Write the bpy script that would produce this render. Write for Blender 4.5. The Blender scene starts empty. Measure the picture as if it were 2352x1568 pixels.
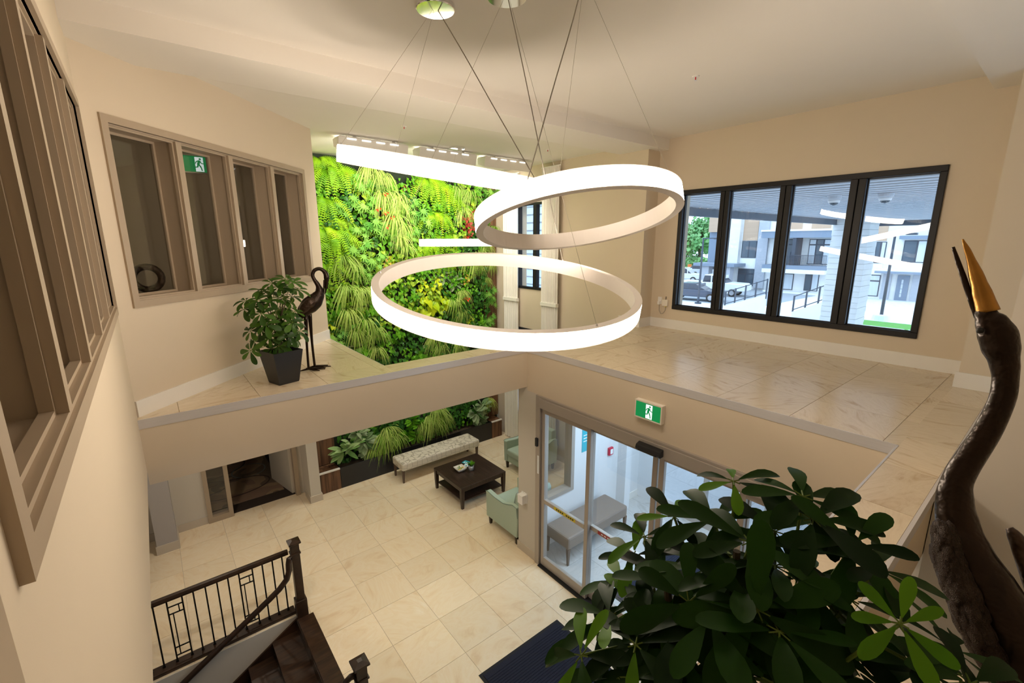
import bpy, bmesh, math, random
from mathutils import Vector, Matrix
random.seed(7)
PI = math.pi
# ---------------------------------------------------------------- camera
CAMZ = 4.60
F_PX = 1037.985
ROT = ((0.77973843, -0.62609639, -0.00335997), (-0.13650956, -0.16476632, -0.97684042), (0.61104265, 0.76213868, -0.21394277))
scene = bpy.context.scene
C = scene.collection
cam_data = bpy.data.cameras.new('camera')
cam = bpy.data.objects.new('camera', cam_data)
C.objects.link(cam)
cam_data.sensor_width = 36.0
cam_data.lens = 36.0 * F_PX / 2352.0
cam_data.clip_start = 0.02
cam_data.clip_end = 400
cam.matrix_world = Matrix(((ROT[0][0], -ROT[1][0], -ROT[2][0], 0), (ROT[0][1], -ROT[1][1], -ROT[2][1], 0), (ROT[0][2], -ROT[1][2], -ROT[2][2], CAMZ), (0, 0, 0, 1)))
scene.camera = cam
# ---------------------------------------------------------------- overcast sky
world = bpy.data.worlds.new('overcast_sky')
scene.world = world
world.use_nodes = True
wn = world.node_tree.nodes
wn['Background'].inputs['Color'].default_value = (0.62, 0.80, 1.0, 1)
wn['Background'].inputs['Strength'].default_value = 2.9
# ---------------------------------------------------------------- exposure
scene.view_settings.view_transform = 'Standard'
scene.view_settings.look = 'None'
scene.view_settings.exposure = 0.12
scene.view_settings.gamma = 1.0
scene.view_settings.use_curve_mapping = False
RING_POWER = 27.0
RING_COLOR = (1.0, 0.85, 0.69)
GROW_WATT = 48.0

def ray(u, v):
    a = ((u - 1176.0) / F_PX, (v - 784.0) / F_PX, 1.0)
    return Vector([sum(ROT[i][k] * a[i] for i in range(3)) for k in range(3)])
O = Vector((0, 0, CAMZ))
def PX(u, v, x): r = ray(u, v); return O + r * (x / r.x)
def PY(u, v, y): r = ray(u, v); return O + r * (y / r.y)
def PZ(u, v, z): r = ray(u, v); return O + r * ((z - CAMZ) / r.z)
def PD(u, v, d): return O + ray(u, v).normalized() * d
def proj(p):
    q = p - O
    a = [sum(ROT[i][k] * q[k] for k in range(3)) for i in range(3)]
    return (1176 + F_PX * a[0] / a[2], 784 + F_PX * a[1] / a[2], a[2])

# ---------------------------------------------------------------- materials
MATS = {}
def newmat(name):
    m = bpy.data.materials.new(name); m.use_nodes = True
    MATS[name] = m
    return m, m.node_tree.nodes, m.node_tree.links, m.node_tree.nodes['Principled BSDF']
def col4(c): return (c[0], c[1], c[2], 1.0)
def plain(name, c, rough=0.5, metal=0.0, var=0.06, scale=8.0, bump=0.0, bscale=60.0, stretch=None, spec=0.5):
    m, n, l, p = newmat(name)
    p.inputs['Roughness'].default_value = rough
    p.inputs['Metallic'].default_value = metal
    p.inputs['Specular IOR Level'].default_value = spec
    tc = n.new('ShaderNodeTexCoord')
    src = tc.outputs['Object']
    if stretch:
        mp = n.new('ShaderNodeMapping'); mp.inputs['Scale'].default_value = stretch
        l.new(src, mp.inputs['Vector']); src = mp.outputs['Vector']
    nz = n.new('ShaderNodeTexNoise'); nz.inputs['Scale'].default_value = scale; nz.inputs['Detail'].default_value = 4
    l.new(src, nz.inputs['Vector'])
    mx = n.new('ShaderNodeMix'); mx.data_type = 'RGBA'
    mx.inputs[6].default_value = col4([max(0, x * (1 - var)) for x in c]); mx.inputs[7].default_value = col4([min(1, x * (1 + var)) for x in c])
    l.new(nz.outputs['Fac'], mx.inputs[0]); l.new(mx.outputs[2], p.inputs['Base Color'])
    if bump:
        b2 = n.new('ShaderNodeTexNoise'); b2.inputs['Scale'].default_value = bscale; l.new(src, b2.inputs['Vector'])
        bp = n.new('ShaderNodeBump'); bp.inputs['Strength'].default_value = bump; bp.inputs['Distance'].default_value = 0.01
        l.new(b2.outputs['Fac'], bp.inputs['Height']); l.new(bp.outputs['Normal'], p.inputs['Normal'])
    return m
def wood(name, c1, c2, rough=0.4, scale=(3, 3, 40), nsc=2.0):
    m, n, l, p = newmat(name)
    tc = n.new('ShaderNodeTexCoord'); mp = n.new('ShaderNodeMapping'); mp.inputs['Scale'].default_value = scale
    l.new(tc.outputs['Object'], mp.inputs['Vector'])
    nz = n.new('ShaderNodeTexNoise'); nz.inputs['Scale'].default_value = nsc; nz.inputs['Detail'].default_value = 6
    l.new(mp.outputs['Vector'], nz.inputs['Vector'])
    r = n.new('ShaderNodeValToRGB'); r.color_ramp.elements[0].color = col4(c1); r.color_ramp.elements[1].color = col4(c2)
    r.color_ramp.elements[0].position = 0.32; r.color_ramp.elements[1].position = 0.68
    l.new(nz.outputs['Fac'], r.inputs['Fac']); l.new(r.outputs['Color'], p.inputs['Base Color'])
    p.inputs['Roughness'].default_value = rough
    return m
def tilemat(name, base, vein, pale, rough=0.3, stretch=(1.2, 4.5, 1)):
    m, n, l, p = newmat(name)
    tc = n.new('ShaderNodeTexCoord'); oi = n.new('ShaderNodeObjectInfo')
    mul = n.new('ShaderNodeVectorMath'); mul.operation = 'SCALE'; mul.inputs[0].default_value = (37, 53, 19)
    l.new(oi.outputs['Random'], mul.inputs['Scale'])
    rot = n.new('ShaderNodeVectorRotate'); rot.rotation_type = 'Z_AXIS'
    ma = n.new('ShaderNodeMath'); ma.operation = 'MULTIPLY'; ma.inputs[1].default_value = 6.28
    l.new(oi.outputs['Random'], ma.inputs[0]); l.new(ma.outputs[0], rot.inputs['Angle']); l.new(tc.outputs['Object'], rot.inputs['Vector'])
    mp = n.new('ShaderNodeMapping'); mp.inputs['Scale'].default_value = stretch; l.new(rot.outputs['Vector'], mp.inputs['Vector'])
    add = n.new('ShaderNodeVectorMath'); l.new(mp.outputs['Vector'], add.inputs[0]); l.new(mul.outputs[0], add.inputs[1])
    nz = n.new('ShaderNodeTexNoise'); nz.inputs['Scale'].default_value = 1.5; nz.inputs['Detail'].default_value = 7; nz.inputs['Distortion'].default_value = 1.7; nz.inputs['Roughness'].default_value = 0.62
    l.new(add.outputs[0], nz.inputs['Vector'])
    r = n.new('ShaderNodeValToRGB'); e = r.color_ramp.elements
    e[0].position = 0.30; e[0].color = col4(vein); e[1].position = 0.72; e[1].color = col4(pale)
    e.new(0.43).color = col4(base); e.new(0.52).color = col4([(a + b) / 2 for a, b in zip(base, pale)]); e.new(0.57).color = col4(base)
    l.new(nz.outputs['Fac'], r.inputs['Fac'])
    hs = n.new('ShaderNodeHueSaturation'); mr = n.new('ShaderNodeMapRange'); mr.inputs[3].default_value = 0.95; mr.inputs[4].default_value = 1.05
    l.new(oi.outputs['Random'], mr.inputs[0]); l.new(mr.outputs[0], hs.inputs['Value']); l.new(r.outputs['Color'], hs.inputs['Color'])
    l.new(hs.outputs['Color'], p.inputs['Base Color'])
    p.inputs['Roughness'].default_value = rough
    return m
def glassmat(name, tint=(0.96, 0.98, 1.0), gain=1.0):
    m = bpy.data.materials.new(name); m.use_nodes = True; MATS[name] = m
    n = m.node_tree.nodes; l = m.node_tree.links; n.clear()
    o = n.new('ShaderNodeOutputMaterial'); t = n.new('ShaderNodeBsdfTransparent'); t.inputs[0].default_value = col4(tint)
    g = n.new('ShaderNodeBsdfGlossy'); g.inputs['Roughness'].default_value = 0.0
    lw = n.new('ShaderNodeLayerWeight'); lw.inputs['Blend'].default_value = 0.5
    pw = n.new('ShaderNodeMath'); pw.operation = 'POWER'; pw.inputs[1].default_value = 5.0; l.new(lw.outputs['Facing'], pw.inputs[0])
    fr = n.new('ShaderNodeMath'); fr.operation = 'MULTIPLY_ADD'; fr.inputs[1].default_value = 0.96; fr.inputs[2].default_value = 0.04; l.new(pw.outputs[0], fr.inputs[0])
    ml = n.new('ShaderNodeMath'); ml.operation = 'MULTIPLY'; ml.inputs[1].default_value = gain; ml.use_clamp = True
    mx = n.new('ShaderNodeMixShader'); l.new(fr.outputs[0], ml.inputs[0]); l.new(ml.outputs[0], mx.inputs[0]); l.new(t.outputs[0], mx.inputs[1]); l.new(g.outputs[0], mx.inputs[2]); l.new(mx.outputs[0], o.inputs[0])
    return m
def emit(name, c, s):
    m, n, l, p = newmat(name)
    p.inputs['Base Color'].default_value = (0.8, 0.8, 0.8, 1)
    p.inputs['Emission Color'].default_value = col4(c); p.inputs['Emission Strength'].default_value = s
    return m
def leafmat(name, dark, light, rough=0.4, trans=0.3, hue=0.02, spec=0.16):
    m, n, l, p = newmat(name)
    at = n.new('ShaderNodeAttribute'); at.attribute_name = 'var'
    oi = n.new('ShaderNodeObjectInfo')
    ad = n.new('ShaderNodeMath'); ad.operation = 'MULTIPLY_ADD'; ad.inputs[1].default_value = 0.35; 
    l.new(oi.outputs['Random'], ad.inputs[0]); 
    sc = n.new('ShaderNodeMath'); sc.operation = 'MULTIPLY'; sc.inputs[1].default_value = 0.75; l.new(at.outputs['Fac'], sc.inputs[0]); l.new(sc.outputs[0], ad.inputs[2])
    mx = n.new('ShaderNodeMix'); mx.data_type = 'RGBA'; mx.inputs[6].default_value = col4(dark); mx.inputs[7].default_value = col4(light)
    l.new(ad.outputs[0], mx.inputs[0]); l.new(mx.outputs[2], p.inputs['Base Color'])
    p.inputs['Roughness'].default_value = rough; p.inputs['Specular IOR Level'].default_value = spec
    tr = n.new('ShaderNodeBsdfTranslucent'); l.new(mx.outputs[2], tr.inputs['Color'])
    ms = n.new('ShaderNodeMixShader'); ms.inputs[0].default_value = trans
    l.new(p.outputs[0], ms.inputs[1]); l.new(tr.outputs[0], ms.inputs[2]); l.new(ms.outputs[0], n['Material Output'].inputs[0])
    return m

plain('wall_paint', (0.66, 0.56, 0.425), 0.75, var=0.02, scale=3, bump=0.03, bscale=250)
plain('column_paint', (0.60, 0.55, 0.47), 0.75, var=0.02, scale=3)
plain('grey_paint', (0.42, 0.39, 0.37), 0.75, var=0.02, scale=3)
plain('ceiling_paint', (0.80, 0.755, 0.69), 0.85, var=0.02, scale=2)
plain('base_white', (0.80, 0.77, 0.72), 0.45, var=0.02)
plain('base_beige', (0.56, 0.49, 0.40), 0.5, var=0.03)
plain('taupe_frame', (0.40, 0.315, 0.225), 0.42, var=0.04, stretch=(1, 1, 0.2))
plain('black_frame', (0.013, 0.012, 0.013), 0.45, var=0.1, spec=0.3)
plain('brushed_metal', (0.74, 0.72, 0.73), 0.36, 0.45, var=0.08, scale=10, stretch=(0.3, 0.3, 12))
plain('door_metal', (0.44, 0.39, 0.34), 0.42, 0.35, var=0.05, scale=4)
plain('dark_metal', (0.02, 0.02, 0.022), 0.4, 0.3)
plain('chrome', (0.85, 0.85, 0.85), 0.06, 1.0, var=0.01)
plain('grout', (0.50, 0.42, 0.32), 0.8)
plain('grout_grey', (0.35, 0.36, 0.38), 0.8)
tilemat('floor_tile', (0.84, 0.69, 0.48), (0.755, 0.575, 0.37), (0.89, 0.78, 0.61), 0.28, (1.0, 2.0, 1))
tilemat('ledge_tile', (0.66, 0.55, 0.40), (0.52, 0.39, 0.25), (0.74, 0.64, 0.48), 0.26)
tilemat('grey_tile', (0.52, 0.51, 0.49), (0.42, 0.40, 0.37), (0.62, 0.60, 0.57), 0.3)
wood('rail_wood', (0.018, 0.009, 0.005), (0.045, 0.021, 0.010), 0.35, (12, 12, 12), 1.0)
wood('stair_wood', (0.018, 0.008, 0.004), (0.050, 0.022, 0.010), 0.35, (4, 30, 4), 1.2)
wood('panel_wood', (0.055, 0.024, 0.010), (0.20, 0.095, 0.045), 0.5, (22, 22, 1.2), 1.0)
wood('table_wood', (0.022, 0.012, 0.008), (0.055, 0.030, 0.020), 0.35, (40, 3, 10), 1.0)
plain('baluster_iron', (0.012, 0.011, 0.010), 0.4, 0.5)
plain('pot_black', (0.014, 0.014, 0.015), 0.45, var=0.15, scale=3)
plain('planter_black', (0.010, 0.010, 0.011), 0.3)
plain('soil', (0.05, 0.032, 0.02), 0.95, var=0.4, scale=40, bump=0.6)
plain('felt', (0.012, 0.02, 0.008), 0.95, var=0.5, scale=25)
plain('bronze', (0.022, 0.012, 0.007), 0.28, 0.65, var=0.5, scale=18, bump=0.35, bscale=45)
plain('bronze_gold', (0.42, 0.21, 0.045), 0.30, 0.8, var=0.25, scale=20, bump=0.1, bscale=60)
plain('bronze_wing', (0.05, 0.028, 0.016), 0.36, 0.5, var=0.5, scale=30, bump=1.0, bscale=38)
plain('ring_white', (0.80, 0.74, 0.68), 0.45, var=0.01)
plain('fixture_white', (0.82, 0.80, 0.76), 0.5, var=0.01)
emit('ring_light', RING_COLOR, RING_POWER)
emit('led_strip', (1.0, 0.97, 0.9), 2.2)
emit('led_warm', (1.0, 0.75, 0.45), 2.0)
emit('exit_green', (0.0, 0.26, 0.07), 0.7); MATS['exit_green'].node_tree.nodes['Principled BSDF'].inputs['Base Color'].default_value = (0.0, 0.12, 0.03, 1)
emit('exit_white', (0.85, 0.95, 1.0), 0.85)
plain('exit_box', (0.80, 0.74, 0.64), 0.5, var=0.01)
plain('exit_figure', (0.0, 0.16, 0.06), 0.6)
plain('cable', (0.50, 0.46, 0.38), 0.5, 0.2)
plain('cord', (0.30, 0.27, 0.23), 0.6)
plain('mint', (0.42, 0.52, 0.42), 0.8, var=0.05, scale=60, bump=0.1, bscale=300)
plain('mint_piping', (0.20, 0.27, 0.23), 0.8)
plain('leather', (0.20, 0.155, 0.125), 0.38, var=0.08, bump=0.05, bscale=120)
plain('leg_dark', (0.03, 0.018, 0.012), 0.4)
plain('leg_brown', (0.10, 0.06, 0.04), 0.4)
plain('mat_navy', (0.012, 0.014, 0.030), 0.95, var=0.4, scale=220, bump=0.6, bscale=160)
plain('mat_edge', (0.010, 0.010, 0.012), 0.8)
plain('ceramic', (0.72, 0.68, 0.60), 0.3)
plain('pot_silver', (0.55, 0.55, 0.56), 0.3, 0.4)
plain('candy_yellow', (0.75, 0.62, 0.12), 0.4); plain('candy_green', (0.16, 0.30, 0.10), 0.4); plain('candy_white', (0.8, 0.8, 0.75), 0.4)
plain('teal', (0.02, 0.42, 0.52), 0.5); plain('paper', (0.85, 0.87, 0.88), 0.6); plain('white_gloss', (0.84, 0.82, 0.80), 0.4, var=0.01)
plain('red_device', (0.55, 0.02, 0.05), 0.4); plain('red_sticker', (0.45, 0.03, 0.03), 0.5); plain('yellow_sticker', (0.70, 0.55, 0.02), 0.5)
plain('rubber', (0.012, 0.012, 0.012), 0.6)
plain('curtain', (0.82, 0.79, 0.72), 0.9, var=0.05)
plain('carpet_dark', (0.03, 0.018, 0.012), 0.9, var=0.3, scale=80)
glassmat('glass', gain=1.0); glassmat('glass_room', (0.80, 0.80, 0.78), gain=1.6)
leafmat('leaf_schefflera', (0.004, 0.015, 0.003), (0.020, 0.066, 0.007), 0.42, 0.22, spec=0.09)
leafmat('leaf_schefflera_young', (0.045, 0.15, 0.008), (0.13, 0.30, 0.015), 0.4, 0.35, spec=0.12)
leafmat('leaf_small', (0.014, 0.050, 0.007), (0.070, 0.165, 0.016), 0.35, 0.2, spec=0.3)
leafmat('fern', (0.07, 0.26, 0.006), (0.42, 0.68, 0.02), 0.5, 0.25)
leafmat('grass_variegated', (0.13, 0.32, 0.012), (0.66, 0.78, 0.22), 0.5, 0.35)
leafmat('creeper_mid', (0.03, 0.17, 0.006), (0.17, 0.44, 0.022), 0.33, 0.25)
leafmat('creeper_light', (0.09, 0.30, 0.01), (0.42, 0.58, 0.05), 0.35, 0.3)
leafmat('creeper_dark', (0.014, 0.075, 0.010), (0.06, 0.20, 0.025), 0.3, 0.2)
leafmat('lobed', (0.05, 0.25, 0.025), (0.27, 0.52, 0.085), 0.38, 0.25)
leafmat('chartreuse', (0.38, 0.60, 0.01), (0.72, 0.80, 0.03), 0.4, 0.35)
leafmat('silver_leaf', (0.07, 0.20, 0.05), (0.48, 0.58, 0.34), 0.4, 0.2)
leafmat('red_leaf', (0.22, 0.02, 0.02), (0.50, 0.07, 0.05), 0.4, 0.2)
leafmat('rust_leaf', (0.35, 0.15, 0.02), (0.65, 0.42, 0.06), 0.4, 0.2)
leafmat('flower_red', (0.70, 0.02, 0.01), (0.85, 0.05, 0.02), 0.25, 0.1)
leafmat('aglao_leaf', (0.10, 0.30, 0.04), (0.55, 0.70, 0.34), 0.4, 0.2)
leafmat('stem_green', (0.08, 0.14, 0.02), (0.14, 0.20, 0.04), 0.5, 0.0)
plain('stem_brown', (0.06, 0.045, 0.02), 0.7)
leafmat('tree_leaf', (0.16, 0.38, 0.14), (0.36, 0.60, 0.26), 0.6, 0.2)

# ---------------------------------------------------------------- mesh builder
def put(o, parent=None):
    C.objects.link(o)
    if parent is not None: o.parent = parent
    return o
def tag(o, label, cat, group=None, kind=None):
    o['label'] = label
    o['category'] = cat
    if group: o['group'] = group
    if kind: o['kind'] = kind
    return o
def empty(name, loc, label, cat, group=None, kind=None):
    o = bpy.data.objects.new(name, None); o.location = loc; o.empty_display_size = 0.1
    put(o); tag(o, label, cat, group, kind)
    return o
class MB:
    def __init__(s, xf=None): s.v = []; s.f = []; s.var = []; s.xf = xf
    def add(s, vs, fs, var=0.5):
        b = len(s.v)
        for p in vs:
            p = Vector(p); s.v.append(s.xf @ p if s.xf else p)
        for f in fs: s.f.append(tuple(b + i for i in f)); s.var.append(var)
        return s
    def box(s, x0, y0, z0, x1, y1, z1):
        x0, x1 = min(x0, x1), max(x0, x1); y0, y1 = min(y0, y1), max(y0, y1); z0, z1 = min(z0, z1), max(z0, z1)
        return s.add([(x0, y0, z0), (x1, y0, z0), (x1, y1, z0), (x0, y1, z0), (x0, y0, z1), (x1, y0, z1), (x1, y1, z1), (x0, y1, z1)],
                     [(0, 3, 2, 1), (4, 5, 6, 7), (0, 1, 5, 4), (1, 2, 6, 5), (2, 3, 7, 6), (3, 0, 4, 7)])
    def frame(s, a, b, c):       # parallelepiped helper is not needed; kept for beams between two points
        pass
    def extr(s, pts, d):
        n = len(pts); d = Vector(d); pts = [Vector(p) for p in pts]
        nrm = Vector()
        for i in range(n): nrm += (pts[i] - pts[0]).cross(pts[(i + 1) % n] - pts[0])
        if nrm.dot(d) > 0: pts = pts[::-1]
        return s.add(pts + [p + d for p in pts], [tuple(range(n)), tuple(range(2 * n - 1, n - 1, -1))] + [(i, i + n, (i + 1) % n + n, (i + 1) % n) for i in range(n)])
    def prism(s, poly, z0, z1): return s.extr([(p[0], p[1], z0) for p in poly], (0, 0, z1 - z0))
    def rings(s, rs, cap=True, close=False, var=0.5):
        n = len(rs[0]); vs = [p for r in rs for p in r]; fs = []
        m = len(rs)
        for i in range(m if close else m - 1):
            for j in range(n):
                a = i * n + j; b = i * n + (j + 1) % n; i2 = (i + 1) % m
                fs.append((a, b, i2 * n + (j + 1) % n, i2 * n + j))
        if cap and not close: fs += [tuple(range(n - 1, -1, -1)), tuple(range((m - 1) * n, m * n))]
        return s.add(vs, fs, var)
    def tube(s, path, r, n=8, cap=True, flat=None, var=0.5):
        path = [Vector(p) for p in path]; rs = []
        ref = None
        for i, p in enumerate(path):
            t = (path[min(i + 1, len(path) - 1)] - path[max(i - 1, 0)]).normalized()
            if ref is None: ref = Vector((0, 0, 1)) if abs(t.z) < 0.9 else Vector((1, 0, 0))
            a = (ref - t * ref.dot(t)).normalized(); b = t.cross(a); ref = a
            rr = r[i] if isinstance(r, (list, tuple)) else r
            k = flat if flat else 1.0
            rs.append([p + a * (math.cos(2 * PI * j / n) * rr) + b * (math.sin(2 * PI * j / n) * rr * k) for j in range(n)])
        return s.rings(rs, cap, var=var)
    def beam(s, a, b, w, h, up=(0, 0, 1)):
        a = Vector(a); b = Vector(b); t = (b - a).normalized(); u = Vector(up); sd = t.cross(u).normalized(); u = sd.cross(t)
        q = [sd * (w / 2) + u * (h / 2), -sd * (w / 2) + u * (h / 2), -sd * (w / 2) - u * (h / 2), sd * (w / 2) - u * (h / 2)]
        return s.rings([[a + k for k in q], [b + k for k in q]])
    def cyl(s, c, r, h, n=20, r2=None):
        r2 = r if r2 is None else r2; c = Vector(c)
        return s.rings([[c + Vector((math.cos(2 * PI * j / n) * q, math.sin(2 * PI * j / n) * q, z)) for j in range(n)] for q, z in ((r, 0), (r2, h))])
    def lathe(s, c, prof, n=20):
        c = Vector(c)
        return s.rings([[c + Vector((math.cos(2 * PI * j / n) * q, math.sin(2 * PI * j / n) * q, z)) for j in range(n)] for q, z in prof])
    def mesh(s, name, mat, off=(0, 0, 0), smooth=False, bevel=0.0, seg=2):
        off = Vector(off)
        me = bpy.data.meshes.new(name)
        me.from_pydata([tuple(p - off) for p in s.v], [], s.f)
        if mat: me.materials.append(MATS[mat])
        at = me.attributes.new('var', 'FLOAT', 'FACE'); at.data.foreach_set('value', s.var)
        if bevel:
            bm = bmesh.new(); bm.from_mesh(me)
            bmesh.ops.remove_doubles(bm, verts=bm.verts, dist=1e-5)
            bmesh.ops.bevel(bm, geom=bm.edges[:], offset=bevel, segments=seg, affect='EDGES', profile=0.5, clamp_overlap=True)
            bm.to_mesh(me); bm.free()
        if smooth: me.polygons.foreach_set('use_smooth', [True] * len(me.polygons))
        me.update()
        return me
    def build(s, name, mat, parent=None, smooth=False, bevel=0.0, seg=2):
        if parent is not None:
            off = parent.location.copy()
            if parent.parent: off += parent.parent.location
        else:
            xs = [p.x for p in s.v]; ys = [p.y for p in s.v]; zs = [p.z for p in s.v]
            off = Vector(((min(xs) + max(xs)) / 2, (min(ys) + max(ys)) / 2, min(zs)))
        o = bpy.data.objects.new(name, s.mesh(name, mat, off, smooth, bevel, seg))
        if parent is None: o.location = off
        return put(o, parent)
def boxo(name, mat, b, parent=None, bevel=0.0): return MB().box(*b).build(name, mat, parent, bevel=bevel)
def struct(o, label, cat): return tag(o, label, cat, kind='structure')
def clip(poly, reg):
    # clip a convex polygon by a convex counter-clockwise region
    out = [Vector((p[0], p[1])) for p in poly]
    for i in range(len(reg)):
        a = Vector(reg[i][:2]); b = Vector(reg[(i + 1) % len(reg)][:2]); e = b - a
        src = out; out = []
        for j in range(len(src)):
            p = src[j]; q = src[(j + 1) % len(src)]
            dp = e.x * (p.y - a.y) - e.y * (p.x - a.x); dq = e.x * (q.y - a.y) - e.y * (q.x - a.x)
            if dp >= -1e-9: out.append(p)
            if (dp > 1e-9 and dq < -1e-9) or (dp < -1e-9 and dq > 1e-9): out.append(p + (q - p) * (dp / (dp - dq)))
        if len(out) < 3: return []
    return out
def area(poly): return abs(sum(poly[i].x * poly[(i + 1) % len(poly)].y - poly[(i + 1) % len(poly)].x * poly[i].y for i in range(len(poly)))) / 2
_full = {}
def lay_tiles(parent, regions, z, x0, y0, sx, sy, mat, gap=0.004, th=0.012):
    key = (mat, sx, sy)
    if key not in _full:
        _full[key] = MB().box(-(sx - gap) / 2, -(sy - gap) / 2, -th, (sx - gap) / 2, (sy - gap) / 2, 0).mesh('tile', mat)
    for reg in regions:
        xs = [p[0] for p in reg]; ys = [p[1] for p in reg]
        for i in range(math.floor((min(xs) - x0) / sx), math.ceil((max(xs) - x0) / sx)):
            for j in range(math.floor((min(ys) - y0) / sy), math.ceil((max(ys) - y0) / sy)):
                g = gap / 2; a = x0 + i * sx + g; b = y0 + j * sy + g; c = a + sx - gap; d = b + sy - gap
                pl = clip([(a, b), (c, b), (c, d), (a, d)], reg)
                if len(pl) < 3 or area(pl) < 0.004: continue
                cx = (a + c) / 2; cy = (b + d) / 2
                me = _full[key] if area(pl) > (c - a) * (d - b) * 0.999 else MB().prism([(p.x - cx, p.y - cy) for p in pl], -th, 0).mesh('tile', mat)
                o = bpy.data.objects.new('tile', me); o.location = Vector((cx, cy, z)) - parent.location; put(o, parent)
def rect(x0, y0, x1, y1): return [(x0, y0), (x1, y0), (x1, y1), (x0, y1)]
# ================================================================ STRUCTURE
ZL = 3.214; ZB = 2.644; ZLW = 2.764
XL = -0.215; XD = 3.915; YB = 4.546; XW = 6.58
ZC = 6.15
# ---- lower floor
OPEN = (-2.2, 3.42, 0.93, 5.50)
fm = MB()
fregs = [rect(-3.0, -1.6, OPEN[0], 8.55), rect(OPEN[0], -1.6, OPEN[2], OPEN[1]), rect(OPEN[0], OPEN[3], OPEN[2], 8.55), rect(OPEN[2], -1.6, XD, 8.55), rect(XD, 4.62, 6.40, 8.55)]
for r_ in fregs: fm.prism(r_, -0.20, -0.004)
floor = struct(fm.build('floor', 'grout'), 'cream stone tiled lobby floor on the lower level', 'floor')
vis = [rect(-1.4, 5.50, OPEN[2], 8.55), rect(-0.4, 2.2, OPEN[2], OPEN[1]), rect(OPEN[2], 1.2, XD, 8.55), rect(XD, 4.62, 6.40, 8.55)]
lay_tiles(floor, vis, 0.0, 1.659 - 0.61 * 6, 4.313 - 0.61 * 6, 0.61, 0.61, 'floor_tile')
# ---- upper ledges
lm = MB()
P1 = [(XL, YB), (2.0, YB), (2.0, 6.84), (XL, 4.63)]
P2 = rect(2.0, YB, XD, 4.865)
P3 = rect(XD, 0.59, XW, 4.45); P3b = rect(XD, 4.45, 6.27, 4.865)
P4 = rect(XL, 0.328, 6.0, 0.59); P5 = rect(XL, -0.55, 1.9, 0.328)
for r_ in (P1, P2, P3, P3b, P4, P5): lm.prism(r_, ZL - 0.06, ZL - 0.004)
ledge = struct(lm.build('floor_ledge', 'grout'), 'upper ledge of polished beige tiles around the open void', 'floor')
lay_tiles(ledge, [P1, P2], ZL, 0.06 - 1.22, 4.90 - 0.61, 0.61, 0.61, 'ledge_tile')
lay_tiles(ledge, [P3, P3b], ZL, 3.915 - 1.22, 1.90 - 1.83, 0.61, 0.61, 'ledge_tile')
lay_tiles(ledge, [P4, P5], ZL, 2.908 - 0.61 * 6, 0.328 - 0.61 * 2, 0.61, 0.61, 'ledge_tile')
# beams below the ledges
struct(boxo('wall_beam_left', 'wall_paint', (XL, YB, ZB, XD + 0.02, YB + 0.319, ZL - 0.06)), 'beige painted beam under the left ledge, facing the lobby void', 'wall')
struct(MB().box(XD, 0.59, 2.59, XD + 0.25, YB, ZL - 0.06).build('wall_beam_door', 'wall_paint'), 'beige painted band above the sliding doors', 'wall')
struct(boxo('wall_beam_near', 'wall_paint', (XL, 0.335, ZB, 6.0, 0.585, ZL - 0.06)), 'narrow painted beam carrying the near ledge', 'wall')
# metal edge trims
t = 0.006; hh = 0.078
def trimbox(name, b, label): struct(boxo(name, 'brushed_metal', b), label, 'trim')
trimbox('trim_1', (XL, YB - t, ZL - hh, XD, YB, ZL + 0.002), 'brushed metal edge strip along the left ledge')
trimbox('trim_2', (XD - t, 0.59, ZL - hh, XD, YB - t, ZL + 0.002), 'brushed metal edge strip above the exit sign')
trimbox('trim_3', (XL, 0.59, ZL - hh, XD, 0.602, ZL + 0.002), 'thin metal edge strip on the void side of the near ledge')
trimbox('trim_4', (1.9, 0.31, ZL - hh, 6.0, 0.328, ZL + 0.002), 'metal edge strip beside the raised-beak crane')
trimbox('trim_5', (1.997, 4.865, ZL - 0.05, 2.004, 6.84, ZL + 0.002), 'pale ledge edge facing the green wall')
# ---- lower ceilings under the ledges
struct(boxo('ceiling_lower_left', 'ceiling_paint', (-3.0, YB + 0.32, ZB + 0.01, 2.0, 8.55, ZB + 0.10)), 'low ceiling over the lobby below the left ledge', 'ceiling')
struct(boxo('ceiling_under_wall', 'ceiling_paint', (-3.0, -1.6, ZLW, XL - 0.26, YB + 0.32, ZLW + 0.1)), 'soffit left of the tall window wall', 'ceiling')
struct(boxo('ceiling_vestibule', 'ceiling_paint', (XD + 0.25, 0.3, ZB + 0.02, XW, 4.5, ZL - 0.07)), 'vestibule ceiling behind the sliding doors', 'ceiling')
# ---- main ceiling, one profile swept along x
prof = [(-2.0, 6.015), (0.80, 6.015), (0.80, ZC), (4.30, ZC), (4.30, 5.99), (5.0, 5.99), (5.44, 6.11), (9.0, 6.11), (9.0, 6.45), (-2.0, 6.45)]
cm = MB(); n_ = len(prof)
cm.add([(-3.2, y, z) for y, z in prof] + [(6.9, y, z) for y, z in prof], [(i, (i + 1) % n_, (i + 1) % n_ + n_, i + n_) for i in range(n_)] + [tuple(range(n_ - 1, -1, -1)), tuple(range(n_, 2 * n_))])
struct(cm.build('ceiling', 'ceiling_paint'), 'off-white stepped ceiling with a shallow bulkhead', 'ceiling')

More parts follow.
